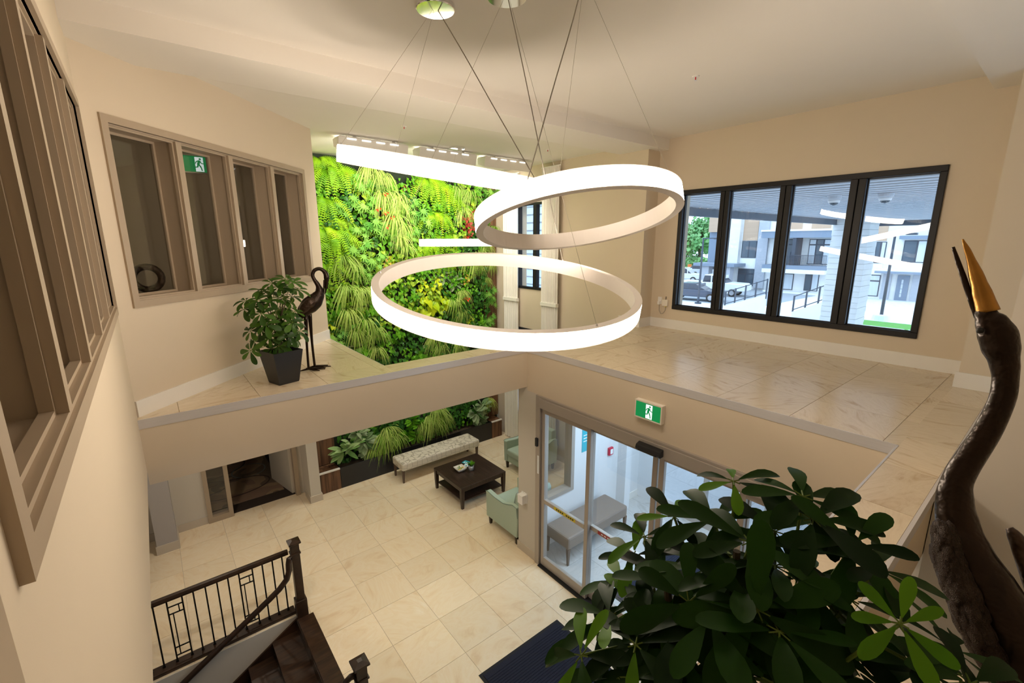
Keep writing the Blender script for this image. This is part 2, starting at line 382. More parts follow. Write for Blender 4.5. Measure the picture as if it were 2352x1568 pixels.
# ---- interior windows of the upper rooms
def room_window(root, xf, s0, edges, z0, z1, depth=0.20):
    """local frame: x along the wall, y into the wall, z up"""
    s1 = edges[-1]; cw = 0.055; fr = 0.03
    def part(name, b, mat='taupe_frame', par=root):
        m = MB(xf)
        for q in b: m.box(*q)
        return m.build(name, mat, par)
    part('casing', [(s0 - cw, -0.018, z1, s1 + cw, 0.01, z1 + cw)]); part('casing', [(s0 - cw, -0.018, z0 - cw, s1 + cw, 0.01, z0)])
    part('casing', [(s0 - cw, -0.018, z0, s0, 0.01, z1)]); part('casing', [(s1, -0.018, z0, s1 + cw, 0.01, z1)])
    part('jamb', [(s0 - 0.001, 0.01, z0, s0 + 0.012, depth + 0.06, z1)]); part('jamb', [(s1 - 0.012, 0.01, z0, s1, depth + 0.06, z1)])
    part('head', [(s0, 0.01, z1 - 0.012, s1, depth + 0.06, z1)]); part('sill', [(s0, -0.004, z0, s1, depth + 0.06, z0 + 0.014)])
    for i in range(len(edges)):
        a = s0 if i == 0 else edges[i - 1]; b = edges[i]
        if i < len(edges) - 1:
            part('mullion', [(b - 0.03, -0.006, z0 + 0.014, b + 0.03, depth + 0.05, z1 - 0.012)])
        l_ = a + (0.012 if i == 0 else 0.03); r_ = b - (0.012 if i == len(edges) - 1 else 0.03)
        zz0 = z0 + 0.014; zz1 = z1 - 0.012
        for d in (0.0, depth - 0.02):   # glazing stops in front of and at the pane
            w = 0.014 if d == 0 else 0.02
            part('glazing_stop', [(l_, d + 0.02, zz0, l_ + w, d + 0.05, zz1), (r_ - w, d + 0.02, zz0, r_, d + 0.05, zz1), (l_ + w, d + 0.02, zz1 - w, r_ - w, d + 0.05, zz1), (l_ + w, d + 0.02, zz0, r_ - w, d + 0.05, zz0 + w)])
        part('pane', [(l_ + 0.004, depth + 0.012, zz0 + 0.004, r_ - 0.004, depth + 0.018, zz1 - 0.004)], 'glass_room')
WZ0 = 4.147; WZ1 = 5.492
# left wall: plane x = XL
wl = MB()
LY0 = 0.985; LY1 = 4.355
wl.box(XL - 0.26, -1.2, ZLW, XL, 4.63, WZ0); wl.box(XL - 0.26, -1.2, WZ1, XL, 4.63, ZC + 0.05)
wl.box(XL - 0.26, -1.2, WZ0, XL, LY0, WZ1); wl.box(XL - 0.26, LY1, WZ0, XL, 4.63, WZ1)
struct(wl.build('wall_left', 'wall_paint'), 'beige wall with a long row of interior windows, closest on the left', 'wall')
XFL = Matrix(((0, -1, 0, XL), (1, 0, 0, 0), (0, 0, 1, 0), (0, 0, 0, 1)))
rw = empty('window_1', (XL, (LY0 + LY1) / 2, WZ0), 'long taupe-framed interior window on the closest left wall', 'window', kind='structure')
room_window(rw, XFL, LY0, [LY0 + (LY1 - LY0) / 5 * k for k in range(1, 6)], WZ0, WZ1)
# diagonal wall
q2 = 2 ** -0.5
XFC = Matrix(((q2, -q2, 0, XL), (q2, q2, 0, 4.63), (0, 0, 1, 0), (0, 0, 0, 1)))
SC1 = 3.13; CS0 = 0.19; CED = [0.838, 1.487, 2.175, 2.80]
wc = MB(XFC)
wc.box(-0.02, 0, ZL - 0.05, SC1, 0.26, WZ0); wc.box(-0.02, 0, WZ1, SC1, 0.26, 6.2); wc.box(-0.02, 0, WZ0, CS0, 0.26, WZ1); wc.box(CED[-1], 0, WZ0, SC1, 0.26, WZ1)
struct(wc.build('wall_diagonal', 'wall_paint'), 'angled beige wall behind the potted plant and crane', 'wall')
rw = empty('window_2', XFC @ Vector((1.5, 0, WZ0)), 'four-pane taupe interior window in the angled wall', 'window', kind='structure')
room_window(rw, XFC, CS0, CED, WZ0, WZ1)
struct(MB(XFC).box(0.0, -0.016, ZL, SC1, 0, ZL + 0.135).build('baseboard_diagonal', 'base_white'), 'white baseboard at the foot of the angled wall', 'baseboard')
struct(boxo('wall_green_return', 'wall_paint', (1.80, 6.86, ZB, 2.0, 8.6, 6.2)), 'wall return between the angled wall and the green wall', 'wall')
# dark rooms behind those windows
struct(boxo('wall_room_back', 'wall_paint', (-2.8, -1.2, ZL, -2.7, 8.3, 6.1)), 'far wall of the dim room behind the left windows', 'wall')
struct(boxo('wall_room_end', 'wall_paint', (-2.7, 8.2, ZL, 1.8, 8.3, 6.1)), 'end wall of the dim room behind the angled windows', 'wall')
struct(boxo('wall_room_near', 'wall_paint', (-2.7, -1.3, ZL, XL - 0.26, -1.2, 6.1)), 'near end wall of the dim room', 'wall')
struct(MB().prism([(-2.8, -1.2), (XL - 0.27, -1.2), (XL - 0.27, 4.74), (1.8, 6.95), (1.8, 8.3), (-2.8, 8.3)], ZL - 0.12, ZL).build('floor_room', 'carpet_dark'), 'dark carpet floor of the dim upper room', 'floor')
struct(boxo('trim_room', 'taupe_frame', (-2.69, 4.9, ZL, -2.66, 5.9, 5.4)), 'dark door in the far wall of the dim upper room', 'door')

# ---- window wall on the right
wr = MB(); WY0, WY1 = 1.017, 4.045; VZ0, VZ1 = 3.54, 5.366
wr.box(XW, 0.4, ZL - 0.6, XW + 0.28, 5.0, VZ0); wr.box(XW, 0.4, VZ1, XW + 0.28, 5.0, 6.2); wr.box(XW, 0.4, VZ0, XW + 0.28, WY0, VZ1); wr.box(XW, WY1, VZ0, XW + 0.28, 5.0, VZ1)
struct(wr.build('wall_right', 'wall_paint'), 'beige wall holding the black four-pane window', 'wall')
struct(boxo('baseboard_right', 'base_white', (XW - 0.016, 0.577, ZL, XW, 4.45, ZL + 0.15)), 'white baseboard below the black window', 'baseboard')
struct(MB().box(6.0, -1.6, ZL - 0.6, 6.58, 0.577, 6.1).build('wall_pilaster', 'wall_paint'), 'projecting wall beside the raised beak', 'wall')
struct(boxo('baseboard_pilaster', 'base_white', (5.982, -1.6, ZL, 6.0, 0.60, ZL + 0.15)), 'white baseboard of the projecting wall', 'baseboard')
struct(MB().box(3.6, -1.6, 0.0, 3.75, 0.19, 6.1).box(3.6, 0.19, 0.0, 3.75, 0.33, ZL - 0.06).build('wall_near_right', 'column_paint'), 'shaded wall edge at the far right behind the crane', 'wall')
struct(boxo('wall_jamb_near', 'taupe_frame', (XL, -0.5, ZLW, XL + 0.018, 0.78, 6.1)), 'dark jamb edge at the bottom left corner', 'wall')
struct(boxo('wall_behind', 'wall_paint', (-3.0, -1.75, 0.0, 6.5, -1.6, 6.3)), 'wall behind the viewer', 'wall')
win = empty('window_3', (XW, (WY0 + WY1) / 2, VZ0), 'black-framed four-pane window looking out to the parking lot', 'window', kind='structure')
mull = [(3.40, 3.27), (2.61, 2.474), (1.85, 1.696)]
def bf(name, b, mat='black_frame', bevel=0.006): return boxo(name, mat, b, win, bevel)
bf('frame', (XW - 0.03, WY0, VZ1 - 0.065, XW + 0.10, WY1, VZ1)); bf('frame', (XW - 0.03, WY0, VZ0, XW + 0.10, WY1, VZ0 + 0.065))
bf('frame', (XW - 0.03, WY0, VZ0 + 0.065, XW + 0.10, WY0 + 0.06, VZ1 - 0.065)); bf('frame', (XW - 0.03, WY1 - 0.06, VZ0 + 0.065, XW + 0.10, WY1, VZ1 - 0.065))
pe = [(WY0 + 0.06, 1.696), (1.85, 2.474), (2.61, 3.27), (3.40, WY1 - 0.06)]
for a, b in mull:
    m_ = (a + b) / 2
    bf('mullion', (XW - 0.03, b, VZ0 + 0.065, XW + 0.10, m_ - 0.004, VZ1 - 0.065)); bf('mullion', (XW - 0.03, m_ + 0.004, VZ0 + 0.065, XW + 0.10, a, VZ1 - 0.065))
    bf('mullion_cover', (XW + 0.0, m_ - 0.02, VZ0 + 0.065, XW + 0.09, m_ + 0.02, VZ1 - 0.065), bevel=0)
for a, b in pe:
    bf('pane', (XW + 0.055, a - 0.004, VZ0 + 0.06, XW + 0.063, b + 0.004, VZ1 - 0.06), 'glass', 0)
    m = MB(); z0 = VZ0 + 0.065; z1 = VZ1 - 0.065; w = 0.012
    m.box(XW + 0.03, a, z0, XW + 0.05, a + w, z1); m.box(XW + 0.03, b - w, z0, XW + 0.05, b, z1); m.box(XW + 0.03, a, z0, XW + 0.05, b, z0 + w); m.box(XW + 0.03, a, z1 - w, XW + 0.05, b, z1)
    m.build('gasket', 'dark_metal', win)
# ---- lounge pier and wall
struct(MB().box(6.27, 4.45, ZL - 0.6, 6.86, 5.0, 6.1).build('wall_pier', 'wall_paint'), 'beige pier between the black window and the lounge', 'wall')
struct(boxo('baseboard_pier', 'base_white', (6.255, 4.435, ZL, 6.60, 4.45, ZL + 0.15)), 'white baseboard at the pier corner', 'baseboard')
struct(boxo('baseboard_pier_side', 'base_white', (6.255, 4.45, ZL, 6.27, 4.865, ZL + 0.15)), 'white baseboard on the lounge side of the pier', 'baseboard')
LX = 6.40; HY0, HY1 = 6.90, 7.76; HZ0, HZ1 = 3.62, 5.40; GZ0, GZ1 = 0.75, 2.75
wlo = MB()
wlo.box(LX, 4.6, 0, LX + 0.25, HY0, 6.2); wlo.box(LX, HY1, 0, LX + 0.25, 8.9, 6.2)
wlo.box(LX, HY0, 0, LX + 0.25, HY1, GZ0); wlo.box(LX, HY0, GZ1, LX + 0.25, HY1, HZ0); wlo.box(LX, HY0, HZ1, LX + 0.25, HY1, 6.2)
struct(wlo.build('wall_lounge', 'wall_paint'), 'tall beige lounge wall with narrow black windows', 'wall')
for k, (z0, z1, lb) in enumerate(((HZ0, HZ1, 'narrow black upper lounge window between sheer curtains'), (GZ0, GZ1, 'narrow black lower lounge window behind the column'))):
    w_ = empty('window_%d' % (4 + k), (LX, (HY0 + HY1) / 2, z0), lb, 'window', kind='structure')
    ym = HY0 + 0.30
    for b in ((HY0, HY0 + 0.05, z0, z1), (HY1 - 0.05, HY1, z0, z1), (ym - 0.05, ym + 0.05, z0 + 0.05, z1 - 0.05)): boxo('frame', 'black_frame', (LX - 0.02, b[0], b[2], LX + 0.08, b[1], b[3]), w_, 0.004)
    boxo('frame', 'black_frame', (LX - 0.02, HY0 + 0.05, z0, LX + 0.08, HY1 - 0.05, z0 + 0.05), w_, 0.004); boxo('frame', 'black_frame', (LX - 0.02, HY0 + 0.05, z1 - 0.05, LX + 0.08, HY1 - 0.05, z1), w_, 0.004)
    for a, b in ((HY0 + 0.045, ym - 0.045), (ym + 0.045, HY1 - 0.045)): boxo('pane', 'glass', (LX + 0.04, a, z0 + 0.045, LX + 0.046, b, z1 - 0.045), w_)
# neighbouring building cladding seen through the narrow window
nb = empty('neighbour_building', (10.0, 11.0, 0), 'blue-white horizontal siding of the building outside the narrow lounge window', 'building')
boxo('wall', 'grey_paint', (10.1, 8.5, 0, 10.5, 14.5, 8), nb)
plain('siding', (0.55, 0.66, 0.80), 0.6)
sm = MB().extr([(0, 8.5, 0.0), (0.06, 8.5, 0.0), (0.015, 8.5, 0.20), (0, 8.5, 0.20)], (0, 6.0, 0)).mesh('siding_board', 'siding', (0.0, 0, 0))
for k in range(32):
    o = bpy.data.objects.new('siding_board', sm); o.matrix_local = Matrix.Translation((0.1, -11.0, k * 0.25)) @ Matrix.Scale(-1, 4, (1, 0, 0)); put(o, nb)
# ---- green wall back, wood panels, planter
struct(boxo('wall_green', 'felt', (2.0, 8.60, 0.0, 6.40, 8.75, 6.2)), 'dark planting felt behind the living wall', 'wall')
def woodpanel(x0, x1, lab):
    r_ = empty('wood_panel', ((x0 + x1) / 2, 8.55, 0.42), lab, 'panel')
    n = max(2, round((x1 - x0) / 0.14)); w = (x1 - x0) / n
    for i in range(n): boxo('plank', 'panel_wood', (x0 + i * w + 0.001, 8.52 + 0.004 * (i % 2), 0.42, x0 + (i + 1) * w - 0.001, 8.597, 6.1), r_)
    return r_
woodpanel(2.0, 2.40, 'vertical walnut panel at the left edge of the green wall')
woodpanel(6.05, 6.38, 'tall walnut panel between the green wall and the sheer curtain')
def woodbase(x0, x1, lab):
    r_ = empty('planter_end', ((x0 + x1) / 2, 8.35, 0), lab, 'bench')
    n = 3; w = (x1 - x0) / n
    for i in range(n): boxo('plank', 'panel_wood', (x0 + i * w + 0.001, 8.2 + 0.003 * (i % 2), 0, x0 + (i + 1) * w - 0.001, 8.23, 0.40), r_)
    boxo('core', 'panel_wood', (x0, 8.235, 0, x1, 8.52, 0.395), r_); boxo('edge_strip', 'base_white', (x0, 8.19, 0.40, x1, 8.23, 0.425), r_)
    for i in range(n): boxo('top_plank', 'panel_wood', (x0 + i * w + 0.001, 8.232, 0.396, x0 + (i + 1) * w - 0.001, 8.518, 0.412), r_)
woodbase(1.965, 2.37, 'low walnut block left of the black planter')
woodbase(5.95, 6.25, 'low walnut block right of the black planter')
pl = empty('planter_trough', (4.16, 8.35, 0), 'long black planter trough at the foot of the green wall', 'planter')
boxo('front', 'planter_black', (2.375, 8.2, 0, 5.945, 8.22, 0.42), pl, 0.003); boxo('side', 'planter_black', (2.375, 8.22, 0, 2.395, 8.58, 0.42), pl); boxo('side', 'planter_black', (5.925, 8.22, 0, 5.945, 8.58, 0.42), pl)
boxo('soil', 'soil', (2.395, 8.22, 0.0, 5.925, 8.58, 0.36), pl)
# ---- post left of the green wall and the back wall of the lower lobby
struct(boxo('wall_post', 'column_paint', (1.775, 8.03, 0, 1.955, 8.5, ZB)), 'square painted post beside the wood panel', 'wall')
struct(boxo('baseboard_post', 'base_beige', (1.757, 8.01, 0, 1.973, 8.36, 0.13)), 'baseboard around the square post', 'baseboard')
wb = MB(); wb.box(-3.0, 8.5, 0, 0.255, 8.62, ZB); wb.box(1.70, 8.5, 0, 1.775, 8.62, ZB); wb.box(0.255, 8.5, 2.3, 1.70, 8.62, ZB)
struct(wb.build('wall_lobby_back', 'column_paint'), 'back wall of the lower lobby beside the carpet room', 'wall')
struct(boxo('baseboard_lobby', 'base_beige', (-0.9, 8.484, 0, 0.255, 8.5, 0.13)), 'baseboard along the lower lobby back wall', 'baseboard')
struct(boxo('wall_pier_lobby', 'grey_paint', (-0.435, 8.03, 0, -0.175, 8.5, ZB)), 'grey square column at the left of the lower lobby', 'wall')
struct(boxo('baseboard_pier_lobby', 'base_beige', (-0.45, 8.012, 0, -0.16, 8.5, 0.14)), 'baseboard around the grey column', 'baseboard')
struct(boxo('wall_lobby_left', 'column_paint', (-3.1, -1.6, 0, -3.0, 8.6, ZB)), 'left wall of the lower lobby', 'wall')
d1 = empty('door_1', (0.95, 8.5, 0), 'taupe-framed doorway with sidelight into the carpeted room', 'door', kind='structure')
for b in ((0.255, 0.32), (0.555, 0.62), (1.63, 1.70)): boxo('frame', 'taupe_frame', (b[0], 8.46, 0, b[1], 8.63, 2.3), d1)
boxo('frame', 'taupe_frame', (0.32, 8.46, 0, 0.555, 8.63, 0.10), d1); boxo('pane', 'glass', (0.315, 8.54, 0.10, 0.56, 8.546, 2.25), d1)
XFD = Matrix.Translation((1.63, 8.60, 0)) @ Matrix.Rotation(math.radians(102), 4, 'Z')
MB(XFD).box(0, 0, 0.01, 0.88, 0.045, 2.2).build('door_leaf', 'column_paint', d1); MB(XFD).box(0.80, -0.06, 1.0, 0.86, 0.1, 1.03).build('handle', 'brushed_metal', d1)
struct(boxo('floor_carpet_room', 'carpet_dark', (-1.0, 8.56, -0.1, 3.2, 12.2, 0.0)), 'dark wood floor of the carpeted room', 'floor')
# patterned carpet
m, n, l, p = newmat('rug_pattern')
tc = n.new('ShaderNodeTexCoord'); vo = n.new('ShaderNodeTexNoise'); vo.inputs['Scale'].default_value = 1.3; l.new(tc.outputs['Object'], vo.inputs['Vector'])
r1 = n.new('ShaderNodeValToRGB'); r1.color_ramp.interpolation = 'CONSTANT'; e = r1.color_ramp.elements
e[0].color = (0.20, 0.125, 0.085, 1); e[1].position = 0.56; e[1].color = (0.13, 0.09, 0.06, 1); e.new(0.47).color = (0.26, 0.18, 0.11, 1)
l.new(vo.outputs['Fac'], r1.inputs['Fac']); l.new(r1.outputs['Color'], p.inputs['Base Color']); p.inputs['Roughness'].default_value = 0.95
rug = empty('patterned_rug', (0.4, 10.3, 0.0), 'brown rug with looping dark curves inside the doorway', 'rug')
boxo('pile', 'rug_pattern', (-0.8, 8.86, 0.0, 1.50, 11.9, 0.012), rug)
plain('rug_dark', (0.05, 0.028, 0.02), 0.95); plain('rug_grey', (0.16, 0.16, 0.14), 0.95)
for cx, cy, a, b_, mt in ((0.75, 9.5, 0.62, 0.36, 'rug_dark'), (0.25, 9.75, 0.45, 0.28, 'rug_dark'), (1.1, 10.1, 0.3, 0.3, 'rug_grey'), (0.2, 10.6, 0.9, 0.5, 'rug_dark')):
    ring_ = MB(); N = 36
    ring_.rings([[(cx + math.cos(2 * PI * i / N) * (a + d), cy + math.sin(2 * PI * i / N) * (b_ + d), z) for d, z in ((-0.014, 0.0125), (0.014, 0.0125), (0.014, 0.016), (-0.014, 0.016))] for i in range(N)], cap=False, close=True)
    ring_.build('woven_loop', mt, rug)
struct(boxo('wall_carpet_room', 'column_paint', (-1.0, 12.1, 0, 3.2, 12.2, 2.64)), 'back wall of the carpeted room', 'wall')
struct(boxo('wall_carpet_room_side', 'column_paint', (1.78, 8.62, 0, 1.9, 12.1, 2.64)), 'side wall of the carpeted room', 'wall')
struct(boxo('wall_carpet_room_left', 'column_paint', (-1.1, 8.62, 0, -1.0, 12.2, 2.7)), 'left wall of the carpeted room', 'wall')
struct(boxo('wall_carpet_room_right', 'column_paint', (3.2, 8.76, 0, 3.3, 12.2, 2.7)), 'right wall of the carpeted room', 'wall')
struct(boxo('ceiling_carpet_room', 'ceiling_paint', (-1.0, 8.56, 2.64, 3.2, 12.2, 2.7)), 'ceiling of the carpeted room', 'ceiling')
# ---- door wall: column + sliding doors
struct(MB().box(XD, 4.335, 0, XD + 0.2, 4.546, 2.59).box(XD, 4.546, 0, XD + 0.2, 4.74, ZB).build('wall_column', 'column_paint'), 'beige column between the lounge and the sliding doors', 'wall')
struct(boxo('baseboard_column', 'base_beige', (XD - 0.014, 4.335, 0, XD, 4.755, 0.13)), 'baseboard of the column by the doors', 'baseboard')
struct(boxo('wall_door_end', 'wall_paint', (XD, 0.3, 0, XD + 0.2, 0.72, 2.59)), 'wall at the right end of the sliding doors', 'wall')
dr = empty('door_2', (XD, 2.5, 0), 'grey aluminium automatic sliding entrance doors with four glazed leaves', 'door', kind='structure')
def dp(name, b, mat='door_metal', bevel=0.004, par=None): return boxo(name, mat, b, par or dr, bevel)
dp('jamb', (XD - 0.03, 4.25, 0, XD + 0.14, 4.335, 2.59)); dp('jamb', (XD - 0.03, 0.72, 0, XD + 0.14, 0.78, 2.59))
dp('operator_header', (XD - 0.045, 0.78, 2.43, XD + 0.14, 4.25, 2.56)); dp('header_cap', (XD - 0.03, 0.78, 2.56, XD + 0.14, 4.25, 2.59))
dp('floor_track', (XD - 0.05, 0.75, 0.0, XD + 0.12, 4.25, 0.012), 'rubber', 0)
def leaf(y0, y1, x, sticker=None):
    lf = empty('x', (XD, 2.5, 0), 'x', 'x')
    lf.name = 'sliding_leaf'; del lf['label']; del lf['category']; lf.parent = dr; lf.location = (0, 0, 0)
    sw = 0.06; zt = 2.42
    def q(name, b, mat='door_metal', bv=0.004):
        mm = MB().box(*b); return_ = bpy.data.objects.new(name, mm.mesh(name, mat, dr.location, bevel=bv)); return put(return_, lf)
    q('stile', (x, y0, 0.02, x + 0.05, y0 + sw, zt)); q('stile', (x, y1 - sw, 0.02, x + 0.05, y1, zt))
    q('rail', (x, y0 + sw, 0.02, x + 0.05, y1 - sw, 0.16)); q('rail', (x, y0 + sw, zt - 0.07, x + 0.05, y1 - sw, zt)); q('rail', (x, y0 + sw, 1.02, x + 0.05, y1 - sw, 1.08))
    q('pane', (x + 0.02, y0 + sw - 0.004, 0.15, x + 0.028, y1 - sw + 0.004, 1.03), 'glass', 0); q('pane', (x + 0.02, y0 + sw - 0.004, 1.07, x + 0.028, y1 - sw + 0.004, zt - 0.065), 'glass', 0)
leaf(3.37, 4.24, XD + 0.0); leaf(2.485, 3.44, XD + 0.06); leaf(1.53, 2.465, XD + 0.06); leaf(0.78, 1.60, XD + 0.0)
# stickers, sensor and gear on the doors
def sticker(name, b, mat, lab, marks):
    s_ = empty(name, ((b[0] + b[3]) / 2, (b[1] + b[4]) / 2, b[2]), lab, 'sticker'); boxo('film', mat, b, s_)
    y0, y1 = b[1], b[4]; k = 9
    for i in range(k):
        if i in (4,): continue
        ya = y0 + (y1 - y0) * (0.08 + 0.84 * i / k); boxo('mark', marks, (b[0] - 0.0006, ya, b[2] + 0.012, b[0], ya + (y1 - y0) * 0.84 / k * 0.7, b[5] - 0.012), s_)
sticker('door_sticker', (XD - 0.002, 3.58, 1.03, XD - 0.0005, 3.98, 1.075), 'yellow_sticker', 'yellow caution strip on the middle rail of the left glass leaf', 'rubber')
sticker('door_sticker', (XD + 0.057, 2.75, 1.03, XD + 0.0595, 3.25, 1.072), 'red_sticker', 'red notice strip on the middle rail of the second glass leaf', 'paper')
ds = empty('motion_sensor', (XD - 0.08, 2.51, 2.46), 'black motion sensor bar on the door header', 'sensor')
MB().extr([(XD - 0.045, 2.36, 2.45), (XD - 0.045, 2.36, 2.53), (XD - 0.10, 2.36, 2.51), (XD - 0.115, 2.36, 2.47), (XD - 0.10, 2.36, 2.445)], (0, 0.30, 0)).build('housing', 'dark_metal', ds, bevel=0.006)
boxo('lens', 'rubber', (XD - 0.118, 2.40, 2.455, XD - 0.108, 2.62, 2.475), ds)
kb = empty('door_release_box', (XD - 0.05, 4.60, 0.86), 'white plastic box on the column beside the doors', 'box')
boxo('body', 'white_gloss', (XD - 0.095, 4.54, 0.85, XD, 4.65, 0.99), kb, 0.006); boxo('base_plate', 'white_gloss', (XD - 0.008, 4.53, 0.84, XD, 4.66, 1.0), kb)
cl = empty('latch_switch', (XD - 0.03, 4.30, 1.9), 'small black switch high on the left door jamb', 'switch')
boxo('body', 'rubber', (XD - 0.06, 4.275, 1.86, XD - 0.03, 4.315, 1.98), cl, 0.004); boxo('label_strip', 'paper', (XD - 0.032, 4.26, 1.45, XD - 0.0305, 4.29, 1.72), cl)
# ---- vestibule
VY = 4.5
wv = MB(); wv.box(XD + 0.2, VY, 0, 4.22, VY + 0.12, 3.1); wv.box(4.78, VY, 0, XW + 0.28, VY + 0.12, 3.1); wv.box(4.22, VY, 0, 4.78, VY + 0.12, 0.80); wv.box(4.22, VY, 2.3, 4.78, VY + 0.12, 3.1)
plain('vestibule_paint', (0.74, 0.74, 0.74), 0.7, var=0.02)
struct(wv.build('wall_vestibule', 'vestibule_paint'), 'white vestibule wall with a small window to the lounge', 'wall')
w6 = empty('window_6', (4.5, VY, 0.80), 'small taupe-framed window between vestibule and lounge', 'window', kind='structure')
for b in ((4.22, VY - 0.02, 0.76, 4.84, VY + 0.13, 0.82), (4.22, VY - 0.02, 2.28, 4.84, VY + 0.13, 2.34), (4.18, VY - 0.02, 0.82, 4.24, VY + 0.13, 2.28), (4.77, VY - 0.02, 0.82, 4.84, VY + 0.13, 2.28)): boxo('frame', 'door_metal', b, w6)
boxo('pane', 'glass', (4.235, VY + 0.05, 0.815, 4.775, VY + 0.056, 2.285), w6)
struct(boxo('wall_vestibule_end', 'vestibule_paint', (XD + 0.2, 0.2, 0, XW + 0.28, 0.3, 3.1)), 'right end wall of the vestibule', 'wall')
struct(boxo('trim_vestibule', 'vestibule_paint', (5.95, 4.32, 0, 6.10, VY, 2.66)), 'white pilaster in the vestibule', 'trim')
struct(boxo('baseboard_vestibule', 'base_white', (4.2, VY - 0.014, 0, XW, VY, 0.12)), 'white vestibule baseboard', 'baseboard')
vf = struct(boxo('floor_vestibule', 'grout_grey', (XD, 0.3, -0.2, XW + 0.3, VY + 0.12, -0.004)), 'grey tiled vestibule floor', 'floor')
lay_tiles(vf, [rect(XD + 0.05, 0.3, XW + 0.3, VY)], 0.0, XD + 0.05 - 0.61, 0.3, 0.61, 0.61, 'grey_tile')
od = empty('door_3', (XW, 2.3, 0), 'outer glazed entrance doors of the vestibule', 'door', kind='structure')
for y in (0.3, 1.25, 2.2, 2.26, 3.2, 4.10): boxo('stile', 'door_metal', (XW, y, 0, XW + 0.08, y + 0.06, 2.62), od)
boxo('header', 'door_metal', (XW, 0.3, 2.42, XW + 0.08, 4.16, 2.66), od); boxo('rail', 'door_metal', (XW, 0.36, 0, XW + 0.08, 4.10, 0.14), od); boxo('rail', 'door_metal', (XW, 0.36, 1.02, XW + 0.08, 4.10, 1.08), od)
for a, b in ((0.36, 1.25), (1.31, 2.2), (2.32, 3.2), (3.26, 4.10)):
    boxo('pane', 'glass', (XW + 0.03, a, 0.14, XW + 0.038, b, 1.02), od); boxo('pane', 'glass', (XW + 0.03, a, 1.08, XW + 0.038, b, 2.42), od)
struct(boxo('wall_vestibule_outer', 'vestibule_paint', (XW, 4.16, 0, XW + 0.28, VY, 2.66)), 'short wall beside the outer doors', 'wall')
# ================================================================ RING LIGHTS
def ring_light(name, ctr, a, b, r, h, canopy, cang, label, w=0.05, cord=True):
    """ctr: ring centre, normal ~ (a, b, 1); canopy: point on the ceiling"""
    root = empty('ring_chandelier', (canopy[0], canopy[1], canopy[2] - 0.03), label, 'chandelier', 'ring chandeliers')
    n = Vector((a, b, 1)).normalized(); u = Vector((0, 1, 0)).cross(n).normalized(); v = n.cross(u); ctr = Vector(ctr)
    N = 96
    def loop(rad, off): return [ctr + u * (math.cos(2 * PI * i / N) * rad) + v * (math.sin(2 * PI * i / N) * rad) + n * off for i in range(N)]
    e = 0.006
    m = MB(); ls = [loop(r - 0.004, h / 2 - e), loop(r, h / 2), loop(r - w, h / 2), loop(r - w, -h / 2), loop(r, -h / 2), loop(r - 0.004, -h / 2 + e)]
    vs = [p for q in ls for p in q]
    m.add(vs, [(k * N + i, k * N + (i + 1) % N, (k + 1) * N + (i + 1) % N, (k + 1) * N + i) for k in range(5) for i in range(N)])
    o = m.build('ring_frame', 'ring_white', root); 
    d = MB(); ls = [loop(r - 0.003, h / 2 - e + 0.001), loop(r - 0.0005, h / 2 - 0.012), loop(r - 0.0005, -h / 2 + 0.012), loop(r - 0.003, -h / 2 + e - 0.001)]
    d.add([p for q in ls for p in q], [(k * N + i, (k + 1) * N + i, (k + 1) * N + (i + 1) % N, k * N + (i + 1) % N) for k in range(3) for i in range(N)])
    d.build('diffuser', 'ring_light', root, smooth=True)
    cz = canopy[2]
    cm_ = MB().lathe((canopy[0], canopy[1], cz), [(0.002, -0.03), (0.125, -0.03), (0.13, -0.026), (0.13, 0.0), (0.002, 0.0)], 40); cm_.build('ceiling_canopy', 'chrome', root)
    for k, an in enumerate(cang):
        an = math.radians(an); p = ctr + (u * math.cos(an) + v * math.sin(an)) * (r - w / 2) + n * (h / 2)
        top = Vector((canopy[0] + 0.02 * math.cos(an), canopy[1] + 0.02 * math.sin(an), cz - 0.03))
        MB().tube([top, p], 0.0011, 5).build('suspension_cable', 'cable', root)
        MB().cyl(p, 0.007, 0.012, 10, 0.004).build('cable_grip', 'brushed_metal', root)
        if k == 0 and cord:
            mid = [top.lerp(p, t) + Vector((0.004 * math.sin(t * 9), 0.004 * math.cos(t * 7), 0)) for t in [i / 10 for i in range(11)]]
            MB().tube(mid, 0.0034, 6).build('power_cord', 'cord', root)
    return root
CZ1 = ZC
ring_light('a', (1.753, 2.994, CAMZ + 0.505), 0.054, -0.197, 0.70, 0.108, (1.753, 2.994, CZ1), (-38, 95, 160), 'ring chandelier seen edge-on as a straight glowing bar at upper left')
ring_light('b', (2.029, 2.58, CAMZ - 0.334), -0.066, -0.199, 0.945, 0.108, (2.035, 2.575, CZ1), (20, -95, 140), 'largest ring chandelier hanging lowest over the void')
ring_light('c', (2.293, 2.173, CAMZ + 0.17), 0.07, 0.259, 0.677, 0.114, (2.303, 2.163, CZ1), (-160, 60, -50), 'tilted smaller ring chandelier hanging above the largest ring')
ring_light('d', (4.211, 6.656, CAMZ + 0.0), 0.0, 0.0, 0.672, 0.117, (4.211, 6.656, 6.11), (90, 210, 330), 'distant ring chandelier seen edge-on in front of the green wall', cord=False)
